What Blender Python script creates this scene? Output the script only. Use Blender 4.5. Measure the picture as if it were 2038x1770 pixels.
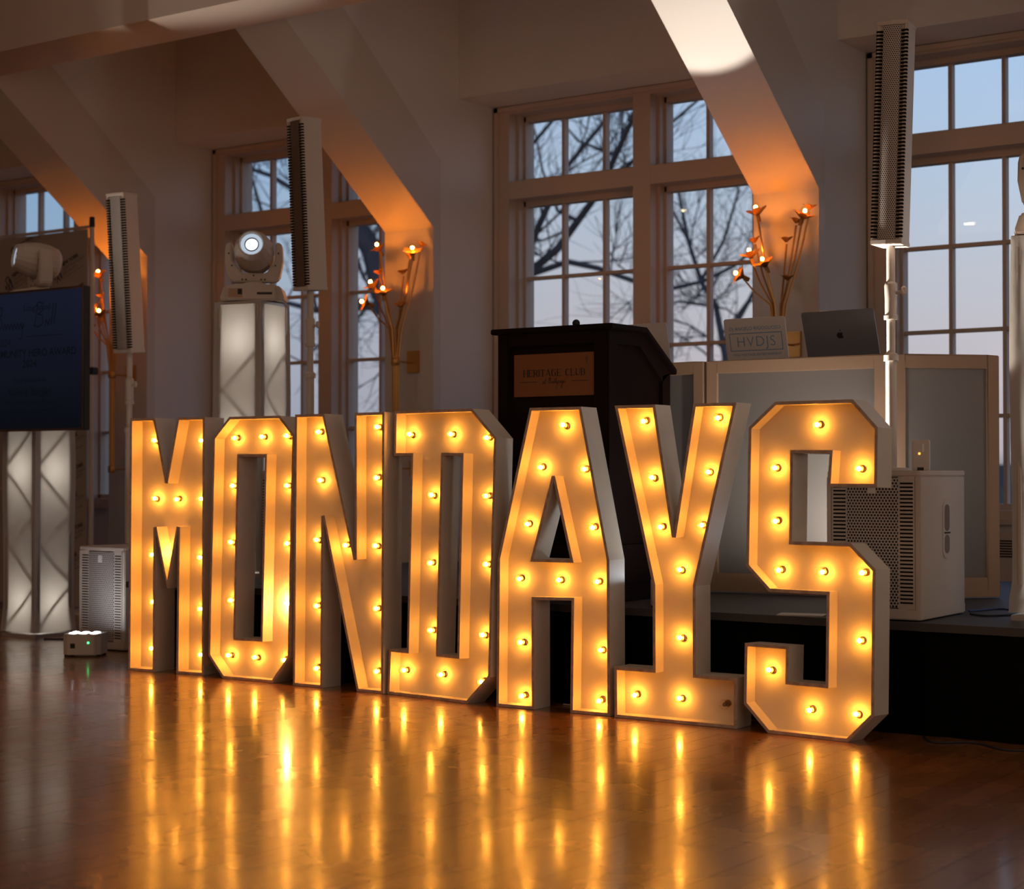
import bpy, math, random
from math import sin, cos, pi, radians as R, tan, atan
from mathutils import Vector as V, Matrix as M4
from mathutils.geometry import tessellate_polygon
random.seed(7)
for o in list(bpy.data.objects): bpy.data.objects.remove(o)
S = bpy.context.scene
COL = S.collection
# ------------------------------------------------------------------ camera
FPX, CX, CY, HOR, HC, YAW = 3458., 1019., 885., 940., .96, R(35.1)
PIT = atan((HOR - CY) / FPX)
FW = V((-sin(YAW) * cos(PIT), cos(YAW) * cos(PIT), sin(PIT))); RT = V((cos(YAW), sin(YAW), 0)); UPV = RT.cross(FW)
cam = bpy.data.cameras.new('camera'); cam.sensor_width = 36; cam.lens = FPX / 2038 * 36
cam.dof.use_dof = True; cam.dof.focus_distance = 6.9; cam.dof.aperture_fstop = 3.2; cam.clip_end = 2000
co = bpy.data.objects.new('camera', cam); COL.objects.link(co); co.location = (0, 0, HC)
co.rotation_euler = (pi / 2 + PIT, 0, YAW); S.camera = co
def at(x, y, Y):                      # a measured point of the photograph on the vertical plane at distance Y
    r = FW + RT * ((x - CX) / FPX) + UPV * ((CY - y) / FPX)
    return V((0, 0, HC)) + r * (Y / r.y)
# ------------------------------------------------------------------ world, exposure
vs = S.view_settings; vs.view_transform = 'Standard'; vs.look = 'None'; vs.gamma = 1; vs.exposure = 0; vs.use_curve_mapping = False
W = bpy.data.worlds.new('dusk_sky'); S.world = W; W.use_nodes = True
nt = W.node_tree; nt.nodes.clear()
def nd(t, k, **kw):
    n = t.nodes.new(k)
    for a, b in kw.items(): setattr(n, a, b)
    return n
tc = nd(nt, 'ShaderNodeTexCoord'); sp = nd(nt, 'ShaderNodeSeparateXYZ'); nt.links.new(tc.outputs['Generated'], sp.inputs[0])
rp = nd(nt, 'ShaderNodeValToRGB'); nt.links.new(sp.outputs['Z'], rp.inputs[0])
st = [(0, (.20, .20, .22)), (.012, (.52, .47, .50)), (.06, (.60, .55, .575)), (.115, (.57, .60, .66)), (.17, (.50, .62, .76)), (.25, (.43, .61, .86)), (.6, (.16, .28, .55))]
el = rp.color_ramp.elements
el[0].position = 0; el[0].color = (*st[0][1], 1); el[1].position = st[1][0]; el[1].color = (*st[1][1], 1)
for p_, c_ in st[2:]:
    e = el.new(p_); e.color = (*c_, 1)
mr = nd(nt, 'ShaderNodeMapRange'); nt.links.new(sp.outputs['X'], mr.inputs[0])
mr.inputs[1].default_value = -.80; mr.inputs[2].default_value = -.33; mr.inputs[3].default_value = .78; mr.inputs[4].default_value = 1.02
bgn = nd(nt, 'ShaderNodeBackground'); tn = nd(nt, 'ShaderNodeMapRange'); nt.links.new(sp.outputs['X'], tn.inputs[0]); tn.inputs[1].default_value = -.80; tn.inputs[2].default_value = -.55
tm = nd(nt, 'ShaderNodeMix', data_type='RGBA'); tm.inputs[6].default_value = (.62, .88, 1.08, 1); tm.inputs[7].default_value = (1, 1, 1, 1); nt.links.new(tn.outputs[0], tm.inputs[0])
tx_ = nd(nt, 'ShaderNodeMix', data_type='RGBA', blend_type='MULTIPLY'); tx_.inputs[0].default_value = 1; nt.links.new(rp.outputs[0], tx_.inputs[6]); nt.links.new(tm.outputs[2], tx_.inputs[7])
nt.links.new(tx_.outputs[2], bgn.inputs[0]); nt.links.new(mr.outputs[0], bgn.inputs[1])
wo = nd(nt, 'ShaderNodeOutputWorld'); nt.links.new(bgn.outputs[0], wo.inputs[0])
# ------------------------------------------------------------------ fill lights added to the room
def area(name, loc, rot, sx, sy, col, power):
    l = bpy.data.lights.new(name, 'AREA'); l.shape = 'RECTANGLE'; l.size = sx; l.size_y = sy; l.color = col; l.energy = power
    o = bpy.data.objects.new(name, l); o.location = loc; o.rotation_euler = rot; COL.objects.link(o); return o
area('window_daylight', (2.85, 1.0, 2.3), (0, R(90), 0), 2.8, 9.0, (1, .83, .72), 60)          # unseen fill added before the windowless right-hand end wall
area('window_daylight', (-4, -8.8, 2.0), (R(90), 0, 0), 12, 2.4, (1, .46, .20), 22)              # warm fill added at the solid wall behind the camera
area('ceiling_wash', (-5, -1.5, 4.3), (0, 0, 0), 9, 6, (1, .77, .60), 80)                        # broad unseen fill added under the ceiling
# ------------------------------------------------------------------ materials
def mat(name, col, rough=.5, metal=0, spec=.5, bump=0, bscale=60, var=0, vscale=6, coat=0):
    m = bpy.data.materials.new(name); m.use_nodes = True; t = m.node_tree; b = t.nodes['Principled BSDF']
    b.inputs['Base Color'].default_value = (*col, 1); b.inputs['Roughness'].default_value = rough; b.inputs['Metallic'].default_value = metal
    b.inputs['Specular IOR Level'].default_value = spec; b.inputs['Coat Weight'].default_value = coat
    c = nd(t, 'ShaderNodeTexCoord')
    if var:
        n = nd(t, 'ShaderNodeTexNoise'); n.inputs['Scale'].default_value = vscale; n.inputs['Detail'].default_value = 5; t.links.new(c.outputs['Object'], n.inputs[0])
        r = nd(t, 'ShaderNodeMapRange'); r.inputs[1].default_value = .3; r.inputs[2].default_value = .7; r.inputs[3].default_value = 1 - var; r.inputs[4].default_value = 1 + var
        t.links.new(n.outputs[0], r.inputs[0])
        x = nd(t, 'ShaderNodeMix', data_type='RGBA', blend_type='MULTIPLY'); x.inputs[0].default_value = 1; x.inputs[6].default_value = (*col, 1)
        cc = nd(t, 'ShaderNodeCombineColor'); [t.links.new(r.outputs[0], cc.inputs[i]) for i in range(3)]
        t.links.new(cc.outputs[0], x.inputs[7]); t.links.new(x.outputs[2], b.inputs['Base Color'])
    if bump:
        n = nd(t, 'ShaderNodeTexNoise'); n.inputs['Scale'].default_value = bscale; n.inputs['Detail'].default_value = 3; t.links.new(c.outputs['Object'], n.inputs[0])
        u = nd(t, 'ShaderNodeBump'); u.inputs['Strength'].default_value = bump; u.inputs['Distance'].default_value = .01
        t.links.new(n.outputs[0], u.inputs['Height']); t.links.new(u.outputs[0], b.inputs['Normal'])
    return m
def emis(name, col, s):
    m = bpy.data.materials.new(name); m.use_nodes = True; t = m.node_tree; t.nodes.clear()
    e = nd(t, 'ShaderNodeEmission'); e.inputs[0].default_value = (*col, 1); e.inputs[1].default_value = s
    o = nd(t, 'ShaderNodeOutputMaterial'); t.links.new(e.outputs[0], o.inputs[0]); return m
def glassy(name, refl, tint=(1, 1, 1), rough=0.0, ior=1.5, fres=True):
    m = bpy.data.materials.new(name); m.use_nodes = True; t = m.node_tree; t.nodes.clear()
    a = nd(t, 'ShaderNodeBsdfTransparent'); a.inputs[0].default_value = (*tint, 1)
    g = nd(t, 'ShaderNodeBsdfGlossy'); g.inputs['Roughness'].default_value = rough
    x = nd(t, 'ShaderNodeMixShader'); t.links.new(a.outputs[0], x.inputs[1]); t.links.new(g.outputs[0], x.inputs[2])
    if fres:                                 # Schlick, the same from both sides of the pane
        f = nd(t, 'ShaderNodeLayerWeight'); f.inputs[0].default_value = .5; pw = nd(t, 'ShaderNodeMath', operation='POWER'); pw.inputs[1].default_value = 5
        t.links.new(f.outputs['Facing'], pw.inputs[0]); mu = nd(t, 'ShaderNodeMath', operation='MULTIPLY_ADD'); mu.inputs[1].default_value = .96 * refl; mu.inputs[2].default_value = .035 * refl
        t.links.new(pw.outputs[0], mu.inputs[0]); t.links.new(mu.outputs[0], x.inputs[0])
    else: x.inputs[0].default_value = refl
    o = nd(t, 'ShaderNodeOutputMaterial'); t.links.new(x.outputs[0], o.inputs[0]); return m
def perf(name, col, hole, s, r, rough=.45):      # perforated sheet: staggered round holes in x-z
    m = mat(name, col, rough); t = m.node_tree; b = t.nodes['Principled BSDF']
    c = nd(t, 'ShaderNodeTexCoord'); ds = []
    for off in ((0, 0, 0), (.5, 0, .5)):
        mp = nd(t, 'ShaderNodeMapping'); mp.inputs['Scale'].default_value = (1 / s, 0, 1 / (s * 1.732)); mp.inputs['Location'].default_value = off
        t.links.new(c.outputs['Object'], mp.inputs[0])
        f = nd(t, 'ShaderNodeVectorMath', operation='FRACTION'); t.links.new(mp.outputs[0], f.inputs[0])
        q = nd(t, 'ShaderNodeVectorMath', operation='SUBTRACT'); q.inputs[1].default_value = (.5, 0, .5); t.links.new(f.outputs[0], q.inputs[0])
        w = nd(t, 'ShaderNodeVectorMath', operation='MULTIPLY'); w.inputs[1].default_value = (1, 0, 1.732); t.links.new(q.outputs[0], w.inputs[0])
        l = nd(t, 'ShaderNodeVectorMath', operation='LENGTH'); t.links.new(w.outputs[0], l.inputs[0]); ds.append(l)
    mn = nd(t, 'ShaderNodeMath', operation='MINIMUM'); t.links.new(ds[0].outputs['Value'], mn.inputs[0]); t.links.new(ds[1].outputs['Value'], mn.inputs[1])
    lt = nd(t, 'ShaderNodeMath', operation='LESS_THAN'); lt.inputs[1].default_value = r; t.links.new(mn.outputs[0], lt.inputs[0])
    x = nd(t, 'ShaderNodeMix', data_type='RGBA'); x.inputs[6].default_value = (*col, 1); x.inputs[7].default_value = (*hole, 1)
    t.links.new(lt.outputs[0], x.inputs[0]); t.links.new(x.outputs[2], b.inputs['Base Color']); return m
MT = {}
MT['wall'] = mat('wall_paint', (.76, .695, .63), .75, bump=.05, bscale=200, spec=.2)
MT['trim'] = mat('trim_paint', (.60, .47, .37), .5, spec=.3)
MT['brace'] = mat('brace_paint', (.66, .57, .49), .5, spec=.3)  # wall colour darkened and warmed for the shade under the braces
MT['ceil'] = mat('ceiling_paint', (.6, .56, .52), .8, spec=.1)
MT['letter'] = mat('letter_paint', (.71, .61, .475), .42, bump=.06, bscale=90, var=.05, vscale=8, spec=.35)
MT['rim'] = mat('letter_edge_paint', (.50, .35, .25), .55, var=.25, vscale=30, spec=.3)  # letter paint browned to carry the dim warm light on front edges
MT['brass_socket'] = mat('socket_metal', (.30, .17, .08), .35, .6)
MT['globe'] = glassy('clear_bulb_glass', 1.1, (.99, .97, .93), .02, 1.5)
BC = (1, .395, .044)
MT['fil'] = emis('filament_glow', BC, 158); MT['fily'] = emis('filament_overbright', (1, .42, .09), 1500); MT['filx'] = emis('filament_bright', (1, .37, .06), 520)
MT['off'] = mat('dead_filament', (.2, .1, .05), .4)
MT['gold'] = mat('brushed_gold', (.62, .31, .09), .38, .85)
MT['sfil'] = emis('sconce_bulb_glow', (1, .31, .030), 330)
MT['glass'] = glassy('window_glass', 1.0, (.97, .98, 1), .01, 1.45)
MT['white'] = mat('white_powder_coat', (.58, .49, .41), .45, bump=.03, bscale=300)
MT['black'] = mat('matt_black', (.012, .011, .011), .55)
MT['slot'] = mat('dark_opening', (.012, .008, .006), .9, spec=.1)
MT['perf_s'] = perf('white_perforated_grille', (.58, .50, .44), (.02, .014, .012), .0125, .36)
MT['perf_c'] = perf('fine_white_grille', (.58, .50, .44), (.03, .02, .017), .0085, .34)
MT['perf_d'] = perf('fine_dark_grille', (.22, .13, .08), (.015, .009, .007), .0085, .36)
MT['podium'] = mat('espresso_wood', (.013, .005, .0035), .6, bump=.05, bscale=30, var=.3, vscale=4, spec=.08)
MT['bronze'] = mat('bronze_plaque', (.26, .085, .02), .5, .2)
MT['ink'] = mat('dark_ink', (.02, .016, .016), .6)
MT['facade'] = mat('tan_facade_frame', (.46, .29, .18), .5, spec=.3)
MT['alu'] = mat('silver_aluminium', (.80, .74, .70), .35, .1)
MT['spacegrey'] = mat('grey_aluminium', (.30, .30, .32), .25, .4)
MT['skirt'] = mat('black_skirt', (.004, .004, .004), .9, spec=.05, bump=.3, bscale=9)
MT['carpet'] = mat('stage_carpet', (.065, .055, .048), .6, bump=.2, bscale=400)
MT['steel'] = mat('brushed_steel', (.5, .47, .44), .35, .8)
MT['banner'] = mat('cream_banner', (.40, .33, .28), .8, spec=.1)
MT['blue'] = mat('blue_print', (.01, .035, .16), .7)
MT['maroon'] = mat('maroon_print', (.11, .045, .03), .7)
MT['greyprint'] = mat('grey_print', (.20, .15, .125), .7)
MT['bark'] = mat('tree_bark', (.105, .100, .105), .9, spec=.05)
MT['bluesticker'] = mat('blue_sticker_ink', (.10, .30, .52), .5)
MT['cable'] = mat('black_cable', (.02, .02, .03), .5); MT['bluecable'] = mat('blue_cable', (.015, .025, .12), .5)
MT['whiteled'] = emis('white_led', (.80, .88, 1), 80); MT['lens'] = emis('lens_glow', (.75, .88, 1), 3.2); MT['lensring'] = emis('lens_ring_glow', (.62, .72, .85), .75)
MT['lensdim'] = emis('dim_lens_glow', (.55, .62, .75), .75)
MT['green'] = emis('green_led', (.05, 1, .25), 6); MT['orange'] = emis('orange_led', (1, .35, .05), 2.5)
MT['lamp'] = emis('downlight_glow', (1, .78, .45), 45)
MT['lawn'] = mat('dusk_lawn', (.06, .065, .05), .9, spec=.05); MT['ridge'] = mat('far_woodland', (.13, .135, .15), 1, spec=0)
MT['woodchair'] = mat('dark_wood', (.05, .02, .012), .4)
# acrylic infill of the booth
m = mat('frosted_acrylic', (.33, .285, .25), .22, spec=.5); t = m.node_tree; b = t.nodes['Principled BSDF']; o_ = t.nodes['Material Output']
tr = nd(t, 'ShaderNodeBsdfTranslucent'); tr.inputs[0].default_value = (.40, .38, .37, 1); x = nd(t, 'ShaderNodeMixShader'); x.inputs[0].default_value = .27
t.links.new(b.outputs[0], x.inputs[1]); t.links.new(tr.outputs[0], x.inputs[2]); t.links.new(x.outputs[0], o_.inputs[0]); MT['acrylic'] = m
# stretch fabric
m = mat('stretch_fabric', (.66, .60, .54), .6, spec=.2, bump=.25, bscale=7); t = m.node_tree; b = t.nodes['Principled BSDF']; o_ = t.nodes['Material Output']
tr = nd(t, 'ShaderNodeBsdfTranslucent'); tr.inputs[0].default_value = (.78, .74, .68, 1); x = nd(t, 'ShaderNodeMixShader'); x.inputs[0].default_value = .5
t.links.new(b.outputs[0], x.inputs[1]); t.links.new(tr.outputs[0], x.inputs[2]); t.links.new(x.outputs[0], o_.inputs[0]); MT['fabric'] = m
# floor: glossy strip hardwood, boards running along Y
def wood_floor():
    m = bpy.data.materials.new('gym_hardwood'); m.use_nodes = True; t = m.node_tree; b = t.nodes['Principled BSDF']
    c = nd(t, 'ShaderNodeTexCoord'); mp = nd(t, 'ShaderNodeMapping'); mp.inputs['Rotation'].default_value = (0, 0, R(90)); t.links.new(c.outputs['Object'], mp.inputs[0])
    br = nd(t, 'ShaderNodeTexBrick'); br.inputs['Scale'].default_value = 1; br.inputs['Brick Width'].default_value = 1.35; br.inputs['Row Height'].default_value = .105
    br.inputs['Mortar Size'].default_value = .0017; br.inputs['Mortar Smooth'].default_value = .1; br.offset = .37; br.offset_frequency = 2
    br.inputs['Color1'].default_value = (.31, .120, .031, 1); br.inputs['Color2'].default_value = (.235, .086, .022, 1); br.inputs['Mortar'].default_value = (.035, .014, .007, 1)
    t.links.new(mp.outputs[0], br.inputs[0])
    m2 = nd(t, 'ShaderNodeMapping'); m2.inputs['Scale'].default_value = (14, 1.3, 1); t.links.new(c.outputs['Object'], m2.inputs[0])
    n = nd(t, 'ShaderNodeTexNoise'); n.inputs['Scale'].default_value = 2.2; n.inputs['Detail'].default_value = 7; t.links.new(m2.outputs[0], n.inputs[0])
    r = nd(t, 'ShaderNodeMapRange'); r.inputs[1].default_value = .3; r.inputs[2].default_value = .7; r.inputs[3].default_value = .86; r.inputs[4].default_value = 1.12; t.links.new(n.outputs[0], r.inputs[0])
    cc = nd(t, 'ShaderNodeCombineColor'); [t.links.new(r.outputs[0], cc.inputs[i]) for i in range(3)]
    x = nd(t, 'ShaderNodeMix', data_type='RGBA', blend_type='MULTIPLY'); x.inputs[0].default_value = 1
    t.links.new(br.outputs[0], x.inputs[6]); t.links.new(cc.outputs[0], x.inputs[7])
    # scuffs: small dark scratches
    v = nd(t, 'ShaderNodeTexVoronoi'); v.inputs['Scale'].default_value = 5.5; t.links.new(c.outputs['Object'], v.inputs[0])
    t.links.new(x.outputs[2], b.inputs['Base Color'])
    n2 = nd(t, 'ShaderNodeTexNoise'); n2.inputs['Scale'].default_value = 3.5; n2.inputs['Detail'].default_value = 6; t.links.new(c.outputs['Object'], n2.inputs[0])
    r2 = nd(t, 'ShaderNodeMapRange'); r2.inputs[1].default_value = .3; r2.inputs[2].default_value = .7; r2.inputs[3].default_value = .22; r2.inputs[4].default_value = .31; t.links.new(n2.outputs[0], r2.inputs[0])
    t.links.new(r2.outputs[0], b.inputs['Roughness']); sv = nd(t, 'ShaderNodeMapRange'); sv.inputs[3].default_value = .5; sv.inputs[4].default_value = .1
    ns = nd(t, 'ShaderNodeTexNoise'); ns.inputs['Scale'].default_value = 1.7; t.links.new(m2.outputs[0], ns.inputs[0]); nr = nd(t, 'ShaderNodeMapRange'); nr.inputs[1].default_value = .38; nr.inputs[2].default_value = .62; nr.inputs[3].default_value = .35; t.links.new(ns.outputs[0], nr.inputs[0])
    sm = nd(t, 'ShaderNodeMath', operation='MULTIPLY'); t.links.new(br.outputs['Fac'], sm.inputs[0]); t.links.new(nr.outputs[0], sm.inputs[1]); t.links.new(sm.outputs[0], sv.inputs[0])
    cv = nd(t, 'ShaderNodeMapRange'); cv.inputs[3].default_value = .65; cv.inputs[4].default_value = .0; t.links.new(sm.outputs[0], cv.inputs[0]); t.links.new(cv.outputs[0], b.inputs['Coat Weight']); b.inputs['Coat Roughness'].default_value = .12; t.links.new(sv.outputs[0], b.inputs['Specular IOR Level'])
    # relief: seams, orange peel of the varnish, gentle cupping
    n3 = nd(t, 'ShaderNodeTexNoise'); n3.inputs['Scale'].default_value = 55; n3.inputs['Detail'].default_value = 4; t.links.new(c.outputs['Object'], n3.inputs[0])
    n4 = nd(t, 'ShaderNodeTexNoise'); n4.inputs['Scale'].default_value = 7; n4.inputs['Detail'].default_value = 2; t.links.new(m2.outputs[0], n4.inputs[0])
    b1 = nd(t, 'ShaderNodeBump'); b1.inputs['Strength'].default_value = .022; b1.inputs['Distance'].default_value = .004; t.links.new(n3.outputs[0], b1.inputs['Height'])
    b2 = nd(t, 'ShaderNodeBump'); b2.inputs['Strength'].default_value = .012; b2.inputs['Distance'].default_value = .01; t.links.new(n4.outputs[0], b2.inputs['Height']); t.links.new(b1.outputs[0], b2.inputs['Normal'])
    b3 = nd(t, 'ShaderNodeBump'); b3.invert = True; b3.inputs['Strength'].default_value = .2; b3.inputs['Distance'].default_value = .002; t.links.new(br.outputs['Fac'], b3.inputs['Height']); t.links.new(b2.outputs[0], b3.inputs['Normal'])
    t.links.new(b3.outputs[0], b.inputs['Normal']); t.links.new(b3.outputs[0], b.inputs['Coat Normal']); return m
MT['floor'] = wood_floor()
# ------------------------------------------------------------------ builders
class MB:
    def __init__(s): s.v = []; s.f = []; s.x = None
    def add(s, vs_, fs, xf=None):
        n = len(s.v); q = xf or s.x
        s.v += [(q @ V(p)) if q else V(p) for p in vs_]; s.f += [tuple(i + n for i in f) for f in fs]; return s
    def box(s, x0, x1, y0, y1, z0, z1, xf=None):
        return s.add([(x0, y0, z0), (x1, y0, z0), (x1, y1, z0), (x0, y1, z0), (x0, y0, z1), (x1, y0, z1), (x1, y1, z1), (x0, y1, z1)],
                     [(0, 3, 2, 1), (4, 5, 6, 7), (0, 1, 5, 4), (1, 2, 6, 5), (2, 3, 7, 6), (3, 0, 4, 7)], xf)
    def prism(s, poly, a, b, ax='y', xf=None):      # poly in the two other axes, extruded a..b along ax
        def mk(u, v, w): return {'y': (u, w, v), 'x': (w, u, v), 'z': (u, v, w)}[ax]
        n = len(poly); vs_ = [mk(u, v, a) for u, v in poly] + [mk(u, v, b) for u, v in poly]
        tri = tessellate_polygon([[V((u, v, 0)) for u, v in poly]])
        fs = [tuple(t_) for t_ in tri] + [tuple(i + n for i in reversed(t_)) for t_ in tri] + [(i, (i + 1) % n, n + (i + 1) % n, n + i) for i in range(n)]
        return s.add(vs_, fs, xf)
    def tube(s, pts, r, n=8, xf=None, caps=True):
        pts = [V(p) for p in pts]; rs = r if isinstance(r, (list, tuple)) else [r] * len(pts)
        vs_ = []; fs = []; prev = None
        for i, p in enumerate(pts):
            d = (pts[min(i + 1, len(pts) - 1)] - pts[max(i - 1, 0)]).normalized()
            if prev is None: a = d.orthogonal().normalized()
            else:
                a = prev - d * prev.dot(d); a = a.normalized() if a.length > 1e-6 else d.orthogonal().normalized()
            prev = a; b = d.cross(a)
            vs_ += [p + (a * cos(2 * pi * k / n) + b * sin(2 * pi * k / n)) * rs[i] for k in range(n)]
        for i in range(len(pts) - 1):
            for k in range(n): fs.append((i * n + k, i * n + (k + 1) % n, (i + 1) * n + (k + 1) % n, (i + 1) * n + k))
        if caps: fs += [tuple(reversed(range(n))), tuple(range(len(vs_) - n, len(vs_)))]
        return s.add(vs_, fs, xf)
    def lathe(s, prof, n=24, xf=None):              # profile (radius, z) about z
        vs_ = []; fs = []; m_ = len(prof)
        for k in range(n):
            a = 2 * pi * k / n; vs_ += [(r * cos(a), r * sin(a), z) for r, z in prof]
        for k in range(n):
            for i in range(m_ - 1): fs.append((k * m_ + i, ((k + 1) % n) * m_ + i, ((k + 1) % n) * m_ + i + 1, k * m_ + i + 1))
        return s.add(vs_, fs, xf)
    def ball(s, c, r, n=10, m_=7, sc=(1, 1, 1)):
        pr = [(r * sin(pi * i / m_) + 1e-5, -r * cos(pi * i / m_)) for i in range(m_ + 1)]
        return s.lathe(pr, n, M4.Translation(V(c)) @ M4.Diagonal((*sc, 1)))
    def build(s, name, m, parent=None, smooth=False, bev=0):
        me = bpy.data.meshes.new(name); me.from_pydata([tuple(p) for p in s.v], [], s.f); me.update()
        import bmesh
        bm = bmesh.new(); bm.from_mesh(me); bmesh.ops.remove_doubles(bm, verts=bm.verts, dist=1e-6)
        bmesh.ops.recalc_face_normals(bm, faces=bm.faces)
        if bev: bmesh.ops.bevel(bm, geom=[e for e in bm.edges if len(e.link_faces) == 2 and e.calc_face_angle(0) > .6], offset=bev, segments=2, affect='EDGES', clamp_overlap=True)
        bm.to_mesh(me); bm.free()
        if smooth:
            for p in me.polygons: p.use_smooth = True
            me.set_sharp_from_angle(angle=R(40))
        o = bpy.data.objects.new(name, me); COL.objects.link(o); me.materials.append(m)
        if parent: o.parent = parent
        return o
def tag(o, label, cat, group=None, kind=None):
    if label: o['label'] = label
    if cat: o['category'] = cat
    if group: o['group'] = group
    if kind: o['kind'] = kind
    return o
def thing(name, label, cat, loc=(0, 0, 0), rz=0, group=None, par=None):
    o = bpy.data.objects.new(name, None); COL.objects.link(o); o.location = loc; o.rotation_euler = (0, 0, rz); o.empty_display_size = .1
    return tag(o, label, cat, group)
def struct(o): o['kind'] = 'structure'; return o
def kids(o): return [c for c in bpy.data.objects if c.parent == o]
def copy_tree(o, parent=None):
    c = o.copy(); COL.objects.link(c); c.parent = parent
    for ch in kids(o): copy_tree(ch, c)
    return c
def tri2d(txt, size, align='CENTER', bold=0, space=1):
    cu = bpy.data.curves.new('tmp', 'FONT'); cu.body = txt; cu.size = size; cu.align_x = align; cu.align_y = 'CENTER'; cu.offset = bold; cu.space_character = space; cu.resolution_u = 3
    ob = bpy.data.objects.new('tmp', cu); COL.objects.link(ob); dg = bpy.context.evaluated_depsgraph_get()
    me = bpy.data.meshes.new_from_object(ob.evaluated_get(dg)); vv = [v.co.copy() for v in me.vertices]; ff = [tuple(p.vertices) for p in me.polygons]
    bpy.data.objects.remove(ob); bpy.data.curves.remove(cu); bpy.data.meshes.remove(me); return vv, ff
def flat(mb, vf, o, ux, uy, rot=0, sx=1):      # lay 2-D triangles on a plane
    o, ux, uy = V(o), V(ux), V(uy)
    mb.add([o + ux * (v.x * cos(rot) - v.y * sin(rot)) * sx + uy * (v.x * sin(rot) + v.y * cos(rot)) for v in vf[0]], vf[1])
def stroke(mb, pts, w, o, ux, uy, n=None):
    o, ux, uy = V(o), V(ux), V(uy)
    for (a, b) in zip(pts, pts[1:]):
        a, b = V((*a, 0)), V((*b, 0)); d = b - a
        if d.length < 1e-9: continue
        q = V((-d.y, d.x, 0)).normalized() * w / 2; e = d.normalized() * w * .3
        P = [a - e + q, b + e + q, b + e - q, a - e - q]
        mb.add([o + ux * p.x + uy * p.y for p in P], [(0, 1, 2, 3)])
# ------------------------------------------------------------------ the room
XR = [-1.44, -4.04, -6.676, -9.258, -11.86]; PW = .394; YW = 9.32; YF = 8.64; YH_ = 8.92; CEIL = 4.4
struct(MB().box(-13.6, 3, -9, 9.7, -.1, 0).build('floor', MT['floor']))
struct(MB().box(-13.6, 3, -9, 9.7, CEIL, CEIL + .1).build('ceiling', MT['ceil']))
struct(MB().box(-13.7, -13.6, -9, 9.7, -.1, CEIL).build('wall_left', MT['wall']))
struct(MB().box(3, 3.1, -9, 9.7, -.1, CEIL).build('wall_right', MT['wall']))
struct(MB().box(-13.6, 3, -9.1, -9, -.1, CEIL).build('wall_front', MT['wall']))
# window wall: piers (one mesh of the back wall), headers, sills
w = MB()
for xr in XR:
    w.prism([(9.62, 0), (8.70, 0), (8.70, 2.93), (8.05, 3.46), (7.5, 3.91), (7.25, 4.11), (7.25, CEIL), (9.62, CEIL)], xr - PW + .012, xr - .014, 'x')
bays = [(XR[i + 1], XR[i] - PW) for i in range(4)] + [(-13.6, XR[4] - PW), (XR[0], 3)]
for a, b in bays:
    w.box(a - .02, b + .02, YH_, 9.62, 3.365, CEIL); w.box(a - .02, b + .02, YW, 9.62, 0, .70)
struct(w.build('wall_back', MT['wall']))
for i, xr in enumerate(XR):
    zs = lambda y: 2.5 + .752 * (YF - y)
    p = [(YF, 0), (YF, 2.5), (7.22, zs(7.22)), (7.0, 3.75), (7.22, 4.13), (7.774, 3.70), (8.714, 2.935), (8.714, 0)]
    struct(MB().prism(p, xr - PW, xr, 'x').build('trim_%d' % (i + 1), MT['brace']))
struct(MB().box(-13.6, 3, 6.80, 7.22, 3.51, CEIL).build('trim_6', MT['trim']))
def window(n, a, b):
    f = MB(); cs = .11; mid = (a + b) / 2; m0, m1 = mid - .062, mid + .062; f.box(a - .02, a, YW, 9.6, .7, 3.37); f.box(b, b + .02, YW, 9.6, .7, 3.37)
    zt, zb, t1, t0 = 3.36, .70, 2.868, 2.752; oz = 3.315
    f.box(a, a + cs, YW - .012, 9.60, zb, zt); f.box(b - cs, b, YW - .012, 9.60, zb, zt); f.box(m0, m1, YW - .012, 9.60, zb, zt)
    f.box(a, b, YW - .010, 9.60, oz, zt); f.box(a, b, YW - .010, 9.60, t0, t1); f.box(a, b, YW - .010, 9.60, zb, .75)
    f.box(a, a + .03, YW - .03, YW, zb, zt); f.box(b - .03, b, YW - .03, YW, zb, zt); f.box(a, b, YW - .03, YW, zt - .03, zt)   # back band
    fr = struct(f.build('window_%d' % n, MT['trim']))
    s_ = MB(); g = MB(); mu = MB()
    for x0, x1 in ((a + cs, m0), (m1, b - cs)):
        for z0, z1 in ((t1, oz), (.75, t0)):
            s_.box(x0, x0 + .018, 9.40, 9.53, z0, z1); s_.box(x1 - .018, x1, 9.40, 9.53, z0, z1)       # stops
            s_.box(x0 + .018, x0 + .034, 9.455, 9.53, z0, z1); s_.box(x1 - .034, x1 - .018, 9.455, 9.53, z0, z1)
            s_.box(x0, x1, 9.455, 9.53, z0, z0 + .034); s_.box(x0, x1, 9.455, 9.53, z1 - .034, z1)
            g.box(x0 + .02, x1 - .02, 9.50, 9.506, z0 + .02, z1 - .02)
            for k in (1, 2):
                xm = x0 + (x1 - x0) * k / 3; mu.box(xm - .011, xm + .011, 9.475, 9.525, z0 + .03, z1 - .03)
            if z1 < 2.8:
                for z in (2.243, 1.760, 1.275): mu.box(x0 + .03, x1 - .03, 9.478, 9.522, z - .011, z + .011)
    s_.build('sash', MT['trim'], fr); mu.build('muntin_grid', MT['trim'], fr); g.build('glass_pane', MT['glass'], fr)
    MB().box(a + .02, b - .02, YW - .06, YW + .02, .675, .705).build('window_sill', MT['trim'], fr)
for n, (a, b) in enumerate([(XR[i + 1], XR[i] - PW) for i in (3, 2, 1, 0)]): window(n + 1, a, b)
window(5, -13.59, XR[4] - PW)
bb = MB()
for a, b in bays: bb.box(a, b, YW - .02, YW, 0, .16)
struct(bb.build('baseboard_back', MT['trim']))
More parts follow.
